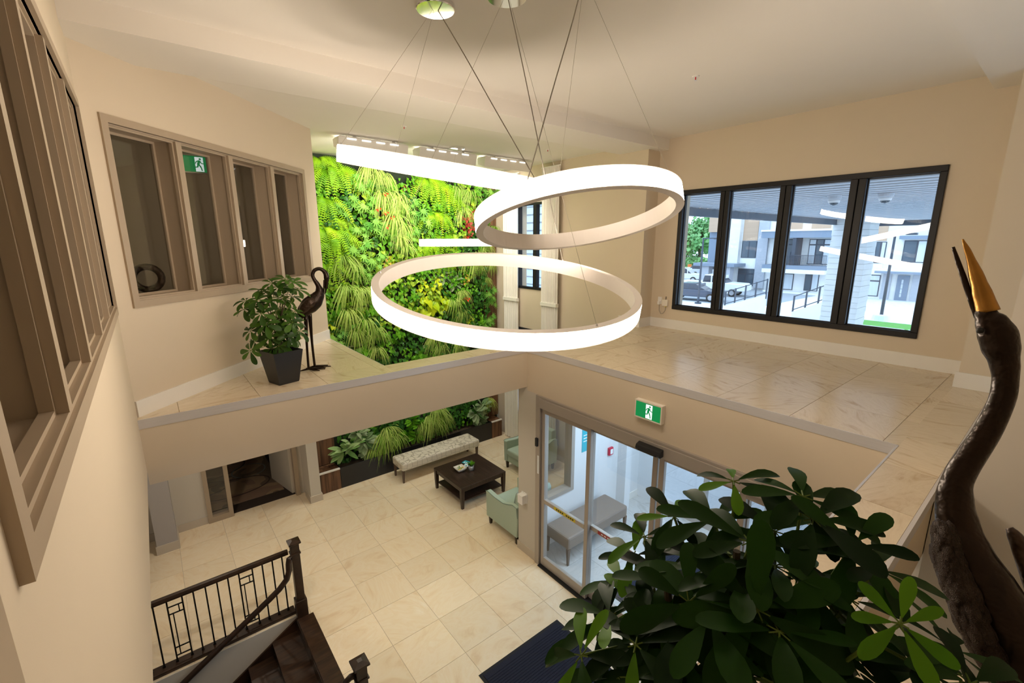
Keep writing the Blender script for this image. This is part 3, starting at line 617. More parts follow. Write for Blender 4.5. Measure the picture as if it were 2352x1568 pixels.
# ================================================================ GROW LIGHT FIXTURES
for x0, x1, lb in ((2.36, 3.42, 'leftmost white ceiling trough light above the green wall'), (3.62, 4.70, 'middle white ceiling trough light above the green wall'), (4.88, 5.95, 'rightmost white ceiling trough light above the green wall')):
    r_ = empty('trough_light', ((x0 + x1) / 2, 6.93, 5.88), lb, 'light', 'ceiling trough lights')
    MB().extr([(x0 + 0.02, 6.80, 6.062), (x0 + 0.02, 6.85, 5.90), (x0 + 0.02, 6.865, 5.90), (x0 + 0.02, 6.815, 6.062)], (x1 - x0 - 0.04, 0, 0)).build('reflector', 'fixture_white', r_)
    for xe in (x0, x1 - 0.02): MB().extr([(xe, 6.80, 6.062), (xe, 6.85, 5.90), (xe, 7.04, 5.96), (xe, 7.06, 6.062)], (0.02, 0, 0)).build('end_plate', 'fixture_white', r_)
    boxo('top_tray', 'fixture_white', (x0 + 0.02, 6.82, 6.064, x1 - 0.02, 7.06, 6.078), r_)
    for k in range(2): boxo('mount', 'fixture_white', (x0 + 0.25 + k * 0.6, 6.92, 6.078, x0 + 0.3 + k * 0.6, 6.97, 6.11), r_)
    for k in range(4):
        xa = x0 + 0.12 + k * (x1 - x0 - 0.2) / 4; MB().extr([(xa, 6.802, 6.052), (xa, 6.806, 6.038), (xa, 6.800, 6.036), (xa, 6.796, 6.050)], (0.13, 0, 0)).build('led_slot', 'led_strip', r_)
    ld = bpy.data.lights.new('grow_lamp', 'AREA'); ld.shape = 'RECTANGLE'; ld.size = x1 - x0 - 0.1; ld.size_y = 0.12; ld.energy = GROW_WATT; ld.color = (1.0, 0.97, 0.86); ld.spread = math.radians(150)
    lo = bpy.data.objects.new('grow_lamp', ld); put(lo, r_); lo.location = (0, 0.06, 0.17)
    lo.rotation_euler = Vector((0, 1.0, -1.1)).to_track_quat('-Z', 'Y').to_euler()
# unseen fill lamps added to brighten the lower lobby, vestibule and dim room
def fill_spot(x, y, z, w, lab, col=(1.0, 0.86, 0.68)):
    r_ = empty('fill_downlight', (x, y, z - 0.03), lab, 'light', 'added fill downlights')
    MB().lathe((x, y, z), [(0.055, 0.0), (0.075, -0.006), (0.08, 0.0)], 24).build('trim_ring', 'fixture_white', r_); MB().cyl((x, y, z - 0.003), 0.054, 0.002, 24).build('lens', 'led_strip', r_)
    ld = bpy.data.lights.new('fill_spot', 'SPOT'); ld.energy = w; ld.spot_size = math.radians(150); ld.spot_blend = 0.8; ld.shadow_soft_size = 0.06; ld.color = col
    lo = bpy.data.objects.new('fill_spot', ld); put(lo, r_); lo.location = (0, 0, 0.015)
fill_spot(0.2, 7.2, ZB, 56, 'unseen fill lamp added over the lower lobby door'); fill_spot(-1.0, 6.2, ZB, 20, 'unseen fill lamp added over the stair rail')
for x, lb in ((0.7, 'first unseen fill lamp added under the left beam'), (1.7, 'second unseen fill lamp added under the left beam'), (2.7, 'third unseen fill lamp added under the left beam')): fill_spot(x, 4.70, ZB, 36, lb)  # added under the beam soffit to brighten the lower floor
vp_ = empty('vestibule_fill_panel', (5.2, 2.6, ZB - 0.01), 'unseen cool-white fill panel added in the vestibule ceiling', 'light')  # added fill panel, gives the vestibule its bluish daylight
boxo('panel_frame', 'fixture_white', (4.55, 1.4, ZB - 0.01, 5.85, 3.8, ZB + 0.02), vp_)
ld = bpy.data.lights.new('vestibule_fill_lamp', 'AREA'); ld.shape = 'RECTANGLE'; ld.size = 1.2; ld.size_y = 2.3; ld.energy = 85; ld.color = (0.62, 0.82, 1.0); lo = bpy.data.objects.new('vestibule_fill_lamp', ld); put(lo, vp_); lo.location = (0, 0, -0.01)
rm_ = empty('room_fill', (-1.2, 6.6, 5.95), 'unseen fill lamp added in the dim upper room', 'light')  # added fill lamp so the panes of the dim room aren't black
MB().lathe((-1.2, 6.6, 6.11), [(0.15, 0.0), (0.15, -0.05), (0.10, -0.09), (0.002, -0.1)], 24).build('globe', 'fixture_white', rm_)
ld = bpy.data.lights.new('room_fill_lamp', 'POINT'); ld.energy = 9; ld.shadow_soft_size = 0.1; ld.color = (1.0, 0.85, 0.66); lo = bpy.data.objects.new('room_fill_lamp', ld); put(lo, rm_); lo.location = (0, 0, -0.12)
# sprinklers
for i, (u, v_, z) in enumerate(((1598, 175, ZC), (928, 290, 6.11), (1258, 343, 6.11))):
    p = PZ(u, v_, z)
    r_ = empty('sprinkler_head', (p.x, p.y, z - 0.04), ['sprinkler head in the ceiling above the black window', 'sprinkler head above the leftmost trough light', 'sprinkler head near the rightmost trough light'][i], 'sprinkler', 'sprinkler heads')
    MB().lathe(p, [(0.002, -0.008), (0.03, -0.008), (0.034, 0.0)], 20).build('escutcheon', 'fixture_white', r_); MB().tube([p, p - Vector((0, 0, 0.035))], 0.006, 8).build('nozzle', 'red_device', r_); MB().cyl(p - Vector((0, 0, 0.038)), 0.014, 0.003, 12).build('deflector', 'brushed_metal', r_)
# ================================================================ EXIT SIGNS
def exit_sign(xf, W, H, D, lab, hang=None):
    loc = xf @ Vector((0, D / 2, -H / 2))
    r_ = empty('exit_sign', loc, lab, 'exit sign', 'running-man exit signs')
    b = 0.014
    m = MB(xf); m.box(-W / 2, 0.004, -H / 2, W / 2, D, H / 2)
    m.box(-W / 2, 0, H / 2 - b, W / 2, 0.004, H / 2); m.box(-W / 2, 0, -H / 2, W / 2, 0.004, -H / 2 + b); m.box(-W / 2, 0, -H / 2 + b, -W / 2 + b, 0.004, H / 2 - b); m.box(W / 2 - b, 0, -H / 2 + b, W / 2, 0.004, H / 2 - b)
    m.build('housing', 'exit_box', r_)
    MB(xf).box(-W / 2 + b, 0.002, -H / 2 + b, W / 2 - b, 0.004, H / 2 - b).build('green_face', 'exit_green', r_)
    k = H * 0.86
    MB(xf).add([(-0.16 * k, 0.0015, -0.46 * k), (0.30 * k, 0.0015, -0.46 * k), (0.30 * k, 0.0015, 0.44 * k), (-0.16 * k, 0.0015, 0.44 * k)], [(0, 1, 2, 3)]).build('doorway', 'exit_white', r_)
    g = MB(xf)
    def bar(p, q, w): 
        p = Vector(p) * k; q = Vector(q) * k; t = (q - p).normalized(); s_ = Vector((-t.y, t.x)) * (w * k / 2)
        g.add([((p + s_).x, 0.001, (p + s_).y), ((q + s_).x, 0.001, (q + s_).y), ((q - s_).x, 0.001, (q - s_).y), ((p - s_).x, 0.001, (p - s_).y)], [(0, 1, 2, 3)])
    g.add([(0.13 * k + math.cos(a) * 0.065 * k, 0.001, 0.32 * k + math.sin(a) * 0.065 * k) for a in [2 * PI * i / 14 for i in range(14)]], [tuple(range(14))])
    bar((0.09, 0.24), (0.0, -0.04), 0.14); bar((0.05, 0.22), (-0.08, 0.16), 0.06); bar((-0.08, 0.17), (-0.14, 0.03), 0.055); bar((0.12, 0.21), (0.18, 0.06), 0.06); bar((0.17, 0.07), (0.30, 0.04), 0.055)
    bar((0.03, 0.0), (0.15, -0.20), 0.085); bar((0.14, -0.17), (0.19, -0.40), 0.07); bar((0.0, 0.0), (-0.04, -0.18), 0.085); bar((-0.03, -0.18), (-0.24, -0.20), 0.065)
    g.build('running_figure', 'exit_green', r_)
    if hang: MB(xf).box(-0.012, D / 2 - 0.01, H / 2, 0.012, D / 2 + 0.01, H / 2 + hang).build('stem', 'exit_box', r_)
p = Vector((XD, 2.565, 2.886))
exit_sign(Matrix(((0, 1, 0, XD - 0.06), (-1, 0, 0, 2.565), (0, 0, 1, 2.886), (0, 0, 0, 1))), 0.325, 0.195, 0.06, 'lit green running-man exit sign above the sliding doors')
p = XFC @ Vector((1.16, 0.75, 0)); dv = Vector((p.x, p.y, 0)).normalized()
sg = O + ray(455, 377) * (math.hypot(p.x, p.y) / math.hypot(ray(455, 377).x, ray(455, 377).y))
exit_sign(Matrix(((dv.y, dv.x, 0, sg.x), (-dv.x, dv.y, 0, sg.y), (0, 0, 1, sg.z), (0, 0, 0, 1))), 0.32, 0.185, 0.05, 'green running-man exit sign inside the dim room behind the glass', hang=6.11 - sg.z - 0.0925)
# ================================================================ WALL DEVICES
r_ = empty('junction_box', (XW - 0.02, 4.17, 3.55), 'small beige control box with antenna and looping cable beside the black window', 'box')
boxo('body', 'exit_box', (XW - 0.04, 4.12, 3.575, XW, 4.22, 3.68), r_, 0.004); boxo('antenna', 'rubber', (XW - 0.012, 4.165, 3.68, XW - 0.006, 4.173, 3.73), r_); boxo('clip', 'candy_yellow', (XW - 0.03, 4.15, 3.56, XW - 0.01, 4.17, 3.575), r_)
MB().tube([(XW - 0.02, 4.16, 3.565), (XW - 0.02, 4.165, 3.50), (XW - 0.022, 4.20, 3.45), (XW - 0.022, 4.24, 3.44), (XW - 0.02, 4.275, 3.49), (XW - 0.02, 4.28, 3.59)], 0.004, 6).build('loop_cable', 'cord', r_)
r_ = empty('wall_outlet', (XW - 0.01, 4.285, 3.58), 'white wall outlet with a plugged adapter left of the control box', 'outlet')
boxo('plate', 'white_gloss', (XW - 0.006, 4.25, 3.60, XW, 4.32, 3.715), r_, 0.002); boxo('adapter', 'white_gloss', (XW - 0.035, 4.265, 3.59, XW - 0.006, 4.31, 3.64), r_, 0.003)
r_ = empty('fire_alarm', (5.72, VY, 1.10), 'red fire alarm strobe on the vestibule wall', 'alarm')
boxo('body', 'red_device', (5.665, VY - 0.04, 1.08, 5.775, VY, 1.215), r_, 0.006); boxo('strobe', 'paper', (5.69, VY - 0.05, 1.105, 5.75, VY - 0.04, 1.19), r_, 0.004)
r_ = empty('wall_poster', (5.15, VY, 1.36), 'teal notice with white lines on the vestibule wall', 'poster')
boxo('sheet', 'teal', (5.02, VY - 0.006, 1.33, 5.32, VY, 1.85), r_)
for k in range(3): boxo('print_line', 'paper', (5.05, VY - 0.0075, 1.60 - k * 0.05, 5.28, VY - 0.006, 1.615 - k * 0.05), r_)
# ================================================================ LOUNGE FURNITURE
# patterned bench fabric
m, n, l, p = newmat('bench_fabric')
tc = n.new('ShaderNodeTexCoord'); mp = n.new('ShaderNodeMapping'); mp.inputs['Scale'].default_value = (1.0, 1.0, 1.0); l.new(tc.outputs['Object'], mp.inputs['Vector'])
vo = n.new('ShaderNodeTexVoronoi'); vo.feature = 'DISTANCE_TO_EDGE'; vo.inputs['Scale'].default_value = 9.0; vo.inputs['Randomness'].default_value = 0.35; l.new(mp.outputs['Vector'], vo.inputs['Vector'])
rr = n.new('ShaderNodeValToRGB'); rr.color_ramp.elements[0].color = (0.42, 0.37, 0.29, 1); rr.color_ramp.elements[0].position = 0.02; rr.color_ramp.elements[1].color = (0.72, 0.66, 0.55, 1); rr.color_ramp.elements[1].position = 0.04
l.new(vo.outputs['Distance'], rr.inputs['Fac']); l.new(rr.outputs['Color'], p.inputs['Base Color']); p.inputs['Roughness'].default_value = 0.85
bn = empty('upholstered_bench', (4.27, 7.83, 0), 'long cream bench with a lattice pattern in front of the green wall', 'bench')
MB().box(3.36, 7.60, 0.245, 5.18, 8.07, 0.41).build('cushion', 'bench_fabric', bn, smooth=False, bevel=0.035, seg=4)
for x in (3.385, 5.115):
    for y in (7.625, 8.0):
        MB().rings([[(x + dx * k, y + dy * k, z) for dx, dy in ((-0.02, -0.02), (0.02, -0.02), (0.02, 0.02), (-0.02, 0.02))] for k, z in ((0.75, 0.0), (1.15, 0.25))]).build('leg', 'leg_brown', bn)
tb = empty('coffee_table', (4.255, 6.61, 0), 'square dark wood coffee table with a lower shelf', 'table')
TX0, TX1, TY0, TY1 = 3.765, 4.745, 6.12, 7.09
boxo('top', 'table_wood', (TX0, TY0, 0.395, TX1, TY1, 0.42), tb, 0.004)
for b in ((TX0 + 0.02, TY0 + 0.02, TX1 - 0.02, TY0 + 0.045), (TX0 + 0.02, TY1 - 0.045, TX1 - 0.02, TY1 - 0.02), (TX0 + 0.02, TY0 + 0.045, TX0 + 0.045, TY1 - 0.045), (TX1 - 0.045, TY0 + 0.045, TX1 - 0.02, TY1 - 0.045)):
    boxo('apron', 'table_wood', (b[0], b[1], 0.325, b[2], b[3], 0.388), tb)
boxo('shelf', 'table_wood', (TX0 + 0.05, TY0 + 0.05, 0.115, TX1 - 0.05, TY1 - 0.05, 0.135), tb)
for x in (TX0 + 0.035, TX1 - 0.035):
    for y in (TY0 + 0.035, TY1 - 0.035):
        MB().rings([[(x + dx * k, y + dy * k, z) for dx, dy in ((-0.03, -0.03), (0.03, -0.03), (0.03, 0.03), (-0.03, 0.03))] for k, z in ((0.7, 0), (1.0, 0.2), (1.1, 0.395))]).build('leg', 'table_wood', tb)
# bowl of wrapped sweets, little plant, brochures
bp_ = PZ(1057, 1080, 0.42)
bw = empty('square_bowl', (bp_.x, bp_.y, 0.42), 'square cream bowl of sweets on the coffee table', 'bowl')
def sq(r, z, c=bp_): return [(c.x + a * r, c.y + b * r, z) for a, b in ((-1, -1), (0, -1.08), (1, -1), (1.08, 0), (1, 1), (0, 1.08), (-1, 1), (-1.08, 0))]
MB().rings([sq(0.05, 0.42), sq(0.065, 0.43), sq(0.095, 0.485), sq(0.088, 0.485), sq(0.058, 0.435), sq(0.01, 0.43)]).build('body', 'ceramic', bw, smooth=True)
for i in range(16):
    a = random.uniform(-0.06, 0.06); b = random.uniform(-0.06, 0.06); z = 0.462 + random.random() * 0.02; xf = Matrix.Translation((bp_.x + a, bp_.y + b, z)) @ Matrix.Rotation(random.random() * 3, 4, 'Z')
    o = MB(xf); o.tube([(-0.028, 0, 0), (-0.016, 0, 0), (-0.012, 0, 0), (0.012, 0, 0), (0.016, 0, 0), (0.028, 0, 0)], [0.008, 0.003, 0.009, 0.009, 0.003, 0.008], 6)
    o = o.build('wrapped_sweet', ('candy_yellow', 'candy_green', 'candy_white')[i % 3]); tag(o, 'small wrapped sweet piled in the square bowl', 'sweet', 'sweets in the bowl')
pp = PZ(1082, 1079, 0.42)
tp = empty('table_plant', (pp.x, pp.y, 0.42), 'tiny bright green plant in a silver pot on the coffee table', 'plant')
MB().lathe(pp, [(0.002, 0), (0.045, 0.0), (0.055, 0.09), (0.048, 0.09), (0.044, 0.075), (0.002, 0.075)], 20).build('pot', 'pot_silver', tp, smooth=True)
def strip(m, pts, w, side, var):
    vs = []; k = len(pts)
    for i, q in enumerate(pts):
        ww = w * math.sin(PI * (0.12 + 0.86 * i / (k - 1))); vs += [Vector(q) - side * ww, Vector(q) + side * ww]
    m.add(vs, [(2 * i, 2 * i + 1, 2 * i + 3, 2 * i + 2) for i in range(k - 1)], var)
fo = MB()
for i in range(46):
    a = random.random() * 2 * PI; R_ = random.uniform(0.03, 0.10); h_ = random.uniform(0.05, 0.10)
    d = Vector((math.cos(a), math.sin(a), 0)); s_ = Vector((-d.y, d.x, 0)); base = pp + Vector((0, 0, 0.075))
    strip(fo, [base + d * (R_ * t) + Vector((0, 0, h_ * (t * 1.5 - 0.6 * t * t))) for t in (0, 0.35, 0.7, 1)], 0.011, s_, random.random())
fo.build('foliage', 'creeper_mid', tp)
for k, (u, v_, mt, rz, lb) in enumerate(((1072, 1062, 'teal', 0.3, 'teal brochure behind the tiny table plant'), (1076, 1069, 'paper', 0.9, 'white folded card beside the tiny table plant'))):
    q = PZ(u, v_, 0.42); r_ = empty('brochure', (q.x, q.y, 0.42 + 0.006 * k), lb, 'brochure', 'papers on the coffee table')
    r_.rotation_euler.z = rz
    c_ = bpy.data.objects.new('cover', MB().box(-0.055, -0.08, 0, 0.055, 0.08, 0.003).mesh('cover', mt)); put(c_, r_)
    for j in range(3): put(bpy.data.objects.new('print_block', MB().box(-0.04, -0.06 + j * 0.045, 0.003, 0.03 - j * 0.01, -0.035 + j * 0.045, 0.0034).mesh('print', 'paper' if mt == 'teal' else 'teal')), r_)
def armchair(loc, rz, label):
    r_ = empty('armchair', loc, label, 'armchair', 'mint armchairs'); r_.rotation_euler.z = rz
    def add(name, m, mat, bevel=0.0, smooth=False): return put(bpy.data.objects.new(name, m.mesh(name, mat, bevel=bevel, smooth=smooth, seg=3)), r_)
    W = 0.76; D = 0.80
    add('base', MB().box(-W / 2 + 0.09, -D / 2 + 0.03, 0.15, W / 2 - 0.09, D / 2 - 0.12, 0.30), 'mint', 0.01)
    add('seat_cushion', MB().box(-W / 2 + 0.095, -D / 2 + 0.0, 0.305, W / 2 - 0.095, D / 2 - 0.16, 0.44), 'mint', 0.03)
    pr = [(-0.39, 0.15), (0.40, 0.15), (0.42, 0.50), (0.40, 0.66), (0.30, 0.67), (0.20, 0.63), (0.06, 0.585), (-0.15, 0.585), (-0.36, 0.61), (-0.40, 0.595)]
    for s in (-1, 1):
        add('arm', MB().extr([(s * (W / 2 - 0.09), y, z) for y, z in pr], (s * 0.09, 0, 0)), 'mint', 0.014)
        add('piping', MB().tube([(s * (W / 2 - 0.001), y, z + 0.001) for y, z in pr[2:]], 0.006, 6), 'mint_piping')
    add('backrest', MB().extr([(-W / 2 + 0.06, 0.22, 0.30), (-W / 2 + 0.06, 0.40, 0.15), (-W / 2 + 0.06, 0.44, 0.80), (-W / 2 + 0.06, 0.40, 0.85), (-W / 2 + 0.06, 0.31, 0.84)], (W - 0.12, 0, 0)), 'mint', 0.02)
    for x in (-0.32, 0.32):
        for y in (-0.35, 0.34): add('leg', MB().rings([[(x + a * k, y + b * k, z) for a, b in ((-0.025, -0.025), (0.025, -0.025), (0.025, 0.025), (-0.025, 0.025))] for k, z in ((0.7, 0), (1.1, 0.155))]), 'leg_dark')
    return r_
armchair((4.27, 5.16, 0), PI, 'mint green armchair nearest the column, its back to the doors')
armchair((5.71, 6.53, 0), -PI / 2, 'mint green armchair across the coffee table by the lounge window')
cu = empty('throw_pillow', (4.28, 5.02, 0.45), 'grey striped throw pillow on the nearest mint armchair', 'pillow')
plain('pillow_grey', (0.34, 0.40, 0.37), 0.85, var=0.35, scale=20, stretch=(1, 0.05, 0.05))
MB(Matrix.Translation((4.28, 5.0, 0.60)) @ Matrix.Rotation(0.25, 4, 'X')).box(-0.21, -0.05, -0.15, 0.21, 0.05, 0.15).build('cover', 'pillow_grey', cu, bevel=0.04, smooth=True)
# sheer curtains
def curtain(y0, y1, lab):
    r_ = empty('sheer_curtain', (6.30, (y0 + y1) / 2, 0.02), lab, 'curtain', 'lounge curtains')
    for nm, z0, z1, off in (('upper_panel', 3.36, 6.0, 0), ('lower_panel', 0.02, 3.36, 0.012)):
        N = 44; a = []; b = []
        for i in range(N + 1):
            y = y0 + (y1 - y0) * i / N; x = 6.30 + off + 0.026 * math.sin(i * 0.95) + 0.009 * math.sin(i * 2.3)
            a.append((x, y, z0)); b.append((x + 0.004 * math.sin(i), y, z1))
        m = MB(); m.add(a + b + [(p_[0] + 0.003, p_[1], p_[2]) for p_ in a] + [(p_[0] + 0.003, p_[1], p_[2]) for p_ in b], [(i, i + 1, N + 2 + i, N + 1 + i) for i in range(N)] + [(2 * N + 2 + i, 3 * N + 3 + i, 3 * N + 4 + i, 2 * N + 3 + i) for i in range(N)])
        m.build(nm, 'curtain', r_, smooth=True)
    boxo('weight_band', 'curtain', (6.262, y0, 3.33, 6.34, y1, 3.40), r_)
    boxo('rod', 'fixture_white', (6.29, y0 - 0.03, 6.0, 6.31, y1 + 0.03, 6.02), r_)
curtain(7.66, 8.14, 'white sheer curtain between the walnut panel and the narrow window'); curtain(6.42, 6.88, 'white sheer curtain right of the narrow lounge window')
# vestibule bench and mats
vb = empty('leather_bench', (4.85, 4.19, 0), 'grey-brown leather bench behind the glass doors', 'bench')
boxo('seat', 'leather', (4.19, 3.95, 0.26, 5.55, 4.43, 0.45), vb, 0.03)
for x in (4.215, 5.52):
    for y in (3.975, 4.40): MB().rings([[(x + a * k, y + b * k, z) for a, b in ((-0.022, -0.022), (0.022, -0.022), (0.022, 0.022), (-0.022, 0.022))] for k, z in ((0.6, 0), (1.1, 0.27))]).build('leg', 'leg_brown', vb)
def mat_(b, lab):
    r_ = empty('door_mat', ((b[0] + b[2]) / 2, (b[1] + b[3]) / 2, 0), lab, 'mat', 'navy door mats')
    boxo('backing', 'mat_edge', (b[0], b[1], 0.0, b[2], b[3], 0.006), r_); boxo('pile', 'mat_navy', (b[0] + 0.035, b[1] + 0.035, 0.006, b[2] - 0.035, b[3] - 0.035, 0.012), r_)
    k = int((b[3] - b[1] - 0.1) / 0.03)
    mm = MB()
    for i in range(k): mm.box(b[0] + 0.04, b[1] + 0.05 + i * 0.03, 0.011, b[2] - 0.04, b[1] + 0.064 + i * 0.03, 0.016)
    o = mm.build('ribs', 'mat_navy', r_); o['kind'] = 'stuff'
mat_((2.225, 1.45, 3.41, 3.375), 'navy ribbed door mat inside the sliding doors'); mat_((4.25, 1.5, 5.7, 3.2), 'navy door mat in the vestibule behind the glass')
# ================================================================ STAIR RAILING
YR = 5.60
rl = empty('stair_railing', (0.0, YR, 0.0), 'dark wood and iron railing around the stair opening', 'railing')
MB().extr([(-1.9, YR - 0.03, 0.83), (-1.9, YR + 0.03, 0.83), (-1.9, YR + 0.034, 0.85), (-1.9, YR + 0.024, 0.878), (-1.9, YR, 0.884), (-1.9, YR - 0.024, 0.878), (-1.9, YR - 0.034, 0.85)], (2.80, 0, 0)).build('top_rail', 'rail_wood', rl)
boxo('base_rail', 'rail_wood', (-1.9, YR - 0.075, 0.0, 0.90, YR + 0.05, 0.045), rl, 0.005)
bx = [-0.432, -0.314, -0.178, -0.076, 0.037, 0.149, 0.256, 0.366, 0.505, 0.612, 0.721, 0.829, -0.54, -0.65, -0.76, -0.87, -0.98]
for x in bx:
    b_ = boxo('baluster', 'baluster_iron', (x - 0.0075, YR - 0.0075, 0.045, x + 0.0075, YR + 0.0075, 0.83), rl)
    boxo('baluster_shoe', 'baluster_iron', (x - 0.013, YR - 0.013, 0.045, x + 0.013, YR + 0.013, 0.065), rl)
for a, b in ((-0.314, -0.178), (0.366, 0.505)):
    pn = []
    for z in (0.74, 0.65, 0.22, 0.12): boxo('panel_bar', 'baluster_iron', (a, YR - 0.005, z - 0.006, b, YR + 0.005, z + 0.006), rl)
    boxo('panel_bar', 'baluster_iron', (b - 0.045, YR - 0.005, 0.65, b - 0.034, YR + 0.005, 0.74), rl); boxo('panel_bar', 'baluster_iron', (a + 0.034, YR - 0.005, 0.12, a + 0.045, YR + 0.005, 0.65), rl)
def newel(x, y, lab):
    r_ = empty('newel_post', (x, y, 0), lab, 'post', 'newel posts')
    boxo('base', 'rail_wood', (x - 0.065, y - 0.065, 0.0, x + 0.065, y + 0.065, 0.24), r_, 0.006); boxo('shaft', 'rail_wood', (x - 0.047, y - 0.047, 0.24, x + 0.047, y + 0.047, 1.02), r_, 0.004)
    boxo('collar', 'rail_wood', (x - 0.058, y - 0.058, 0.885, x + 0.058, y + 0.058, 0.905), r_, 0.004)
    MB().rings([[(x + a * k, y + b * k, z) for a, b in ((-1, -1), (1, -1), (1, 1), (-1, 1))] for k, z in ((0.05, 1.015), (0.068, 1.03), (0.068, 1.05), (0.02, 1.07))]).build('cap', 'rail_wood', r_)
newel(0.958, 5.475, 'square dark newel post at the end of the stair railing'); newel(0.985, 3.36, 'square dark newel post at the bottom edge of the view')
hr = empty('stair_handrail', (0.3, 5.42, -0.4), 'sloping dark wood handrail with a curved gooseneck', 'handrail')
hp = [(0.90, 5.44, 0.86), (0.885, 5.44, 0.86), (0.872, 5.44, 0.80), (0.865, 5.44, 0.70), (0.83, 5.44, 0.60), (0.74, 5.44, 0.51), (0.62, 5.44, 0.43), (0.3, 5.44, 0.235), (-0.1, 5.44, -0.01), (-0.6, 5.44, -0.32), (-1.4, 5.44, -0.81)]
MB().tube(hp, 0.036, 10, flat=0.8).build('rail', 'rail_wood', hr, smooth=True)
for x, z in ((0.45, 0.33), (-0.5, -0.26)): MB().tube([(x, 5.44, z - 0.02), (x, 5.45, z - 0.07), (x, 5.53, z - 0.08)], 0.008, 6).build('bracket', 'baluster_iron', hr)
h2 = empty('lower_handrail', (0.90, 3.30, 0.55), 'short curved handrail fitting at the lower newel post', 'handrail')
MB().tube([(0.945, 3.36, 0.94), (0.90, 3.36, 0.95), (0.86, 3.36, 0.93), (0.83, 3.36, 0.86), (0.80, 3.36, 0.76), (0.70, 3.36, 0.66), (0.2, 3.36, 0.35)], 0.03, 10, flat=0.8).build('rail', 'rail_wood', h2, smooth=True)
# stair opening: nosing, treads, risers, walls
st = empty('staircase', (0.0, 4.45, -2.2), 'dark wooden staircase descending into the floor opening', 'stairs')
boxo('nosing', 'stair_wood', (0.885, 3.42, -0.05, 1.075, 5.41, 0.012), st, 0.006)
run = 0.28; rise = 0.185
tm = None
for k in range(9):
    x1 = 0.90 - k * run; z = -(k + 1) * rise
    boxo('riser', 'stair_wood', (x1 - 0.02, 3.44, z, x1, 5.46, z + rise - 0.03), st); boxo('tread', 'stair_wood', (x1 - run - 0.03, 3.44, z - 0.035, x1 - 0.02, 5.46, z), st)
boxo_ = MB().extr([(0.90, 5.462, -0.02), (0.90, 5.462, -0.40), (-1.7, 5.462, -2.15), (-1.7, 5.462, -1.60)], (0, 0.025, 0)).build('stringer', 'stair_wood', st)
struct(boxo('wall_stair_back', 'column_paint', (OPEN[0] - 0.1, 5.49, -2.4, OPEN[2], 5.60, -0.002)), 'pale stairwell wall below the railing', 'wall')
struct(boxo('wall_stair_front', 'column_paint', (OPEN[0] - 0.1, 3.3, -2.4, OPEN[2], 3.42, -0.2)), 'front stairwell wall', 'wall')
struct(boxo('wall_stair_end', 'column_paint', (OPEN[0] - 0.1, 3.42, -2.4, OPEN[0], 5.49, -0.2)), 'end stairwell wall', 'wall')
struct(boxo('floor_stair', 'carpet_dark', (OPEN[0], 3.42, -2.4, 1.0, 5.49, -2.2)), 'dark floor at the bottom of the stairwell', 'floor')
# ================================================================ PLANTS IN POTS
def leaflet(L, W, curl, fold, name, mat, var, k=7):
    m = MB(); vs = []
    for i in range(k + 1):
        t = math.sin(i / k * PI / 2) ** 1.15; w = W * min(1.0, 0.08 + 1.3 * t ** 0.9) * math.sqrt(max(0, 1 - t ** 4.5)) + 0.0012
        y = L * t; z = -curl * L * t * t
        vs += [(-w, y, z + fold * w), (0, y, z), (w, y, z + fold * w)]
    fs = []
    for i in range(k): a = 3 * i; fs += [(a, a + 1, a + 4, a + 3), (a + 1, a + 2, a + 5, a + 4)]
    m.add(vs, fs, var)
    return m.mesh(name, mat, smooth=True)
def whorl(root, pos, axis, size, nl, meshes, droop=0.12, stem_from=None, stem_mat='stem_green', spread=1.0, rad=0.004):
    axis = axis.normalized(); ref = Vector((0.3, 0.8, 0.1)); u = axis.cross(ref).normalized(); v = axis.cross(u)
    a0 = random.random() * 6.28
    for k in range(nl):
        a = a0 + 2 * PI * k / nl + random.uniform(-0.15, 0.15)
        rd = u * math.cos(a) + v * math.sin(a); el = random.uniform(-0.15, 0.35) - droop
        d = (rd * math.cos(el) * spread + axis * math.sin(el)).normalized()
        z = (axis - d * axis.dot(d)).normalized(); x = d.cross(z)
        s = size * random.uniform(0.72, 1.12); st_ = pos + d * (0.14 * size)
        M = Matrix(((x.x * s, d.x * s, z.x * s, st_.x), (x.y * s, d.y * s, z.y * s, st_.y), (x.z * s, d.z * s, z.z * s, st_.z), (0, 0, 0, 1)))
        o = bpy.data.objects.new('leaf', random.choice(meshes)); o.matrix_local = Matrix.Translation(-root.location) @ M; put(o, root)
    if stem_from is not None:
        mid = stem_from.lerp(pos, 0.55) + Vector((0, 0, -0.02))
        m = MB().tube([stem_from, mid, pos], [rad * 1.3, rad, rad * 0.8], 6)
        for k in range(nl):
            a = a0 + 2 * PI * k / nl; rd = u * math.cos(a) + v * math.sin(a); m.tube([pos, pos + rd * (0.16 * size)], rad * 0.45, 4)
        m.build('petiole', stem_mat, root)
def pot(root, ctr, rot, z0, h, rb, rt):
    c, s = math.cos(rot), math.sin(rot)
    def q(r, z): return [(ctr[0] + (a * c - b * s) * r, ctr[1] + (a * s + b * c) * r, z) for a, b in ((-1, -1), (1, -1), (1, 1), (-1, 1))]
    MB().rings([q(rb * 0.96, z0), q(rb, z0 + 0.012), q(rt, z0 + h), q(rt - 0.012, z0 + h), q(rt - 0.02, z0 + h - 0.06)], cap=True).build('pot', 'pot_black', root)
    MB().rings([q(rt - 0.016, z0 + h - 0.058), q(rt - 0.016, z0 + h - 0.05)]).build('soil', 'soil', root)
BL = [leaflet(1.0, 0.205, cu_, fo_, 'big_leaf', 'leaf_schefflera', va) for cu_, fo_, va in ((0.16, 0.25, 0.1), (0.28, 0.35, 0.4), (0.05, 0.2, 0.7), (0.22, 0.15, 0.9))]
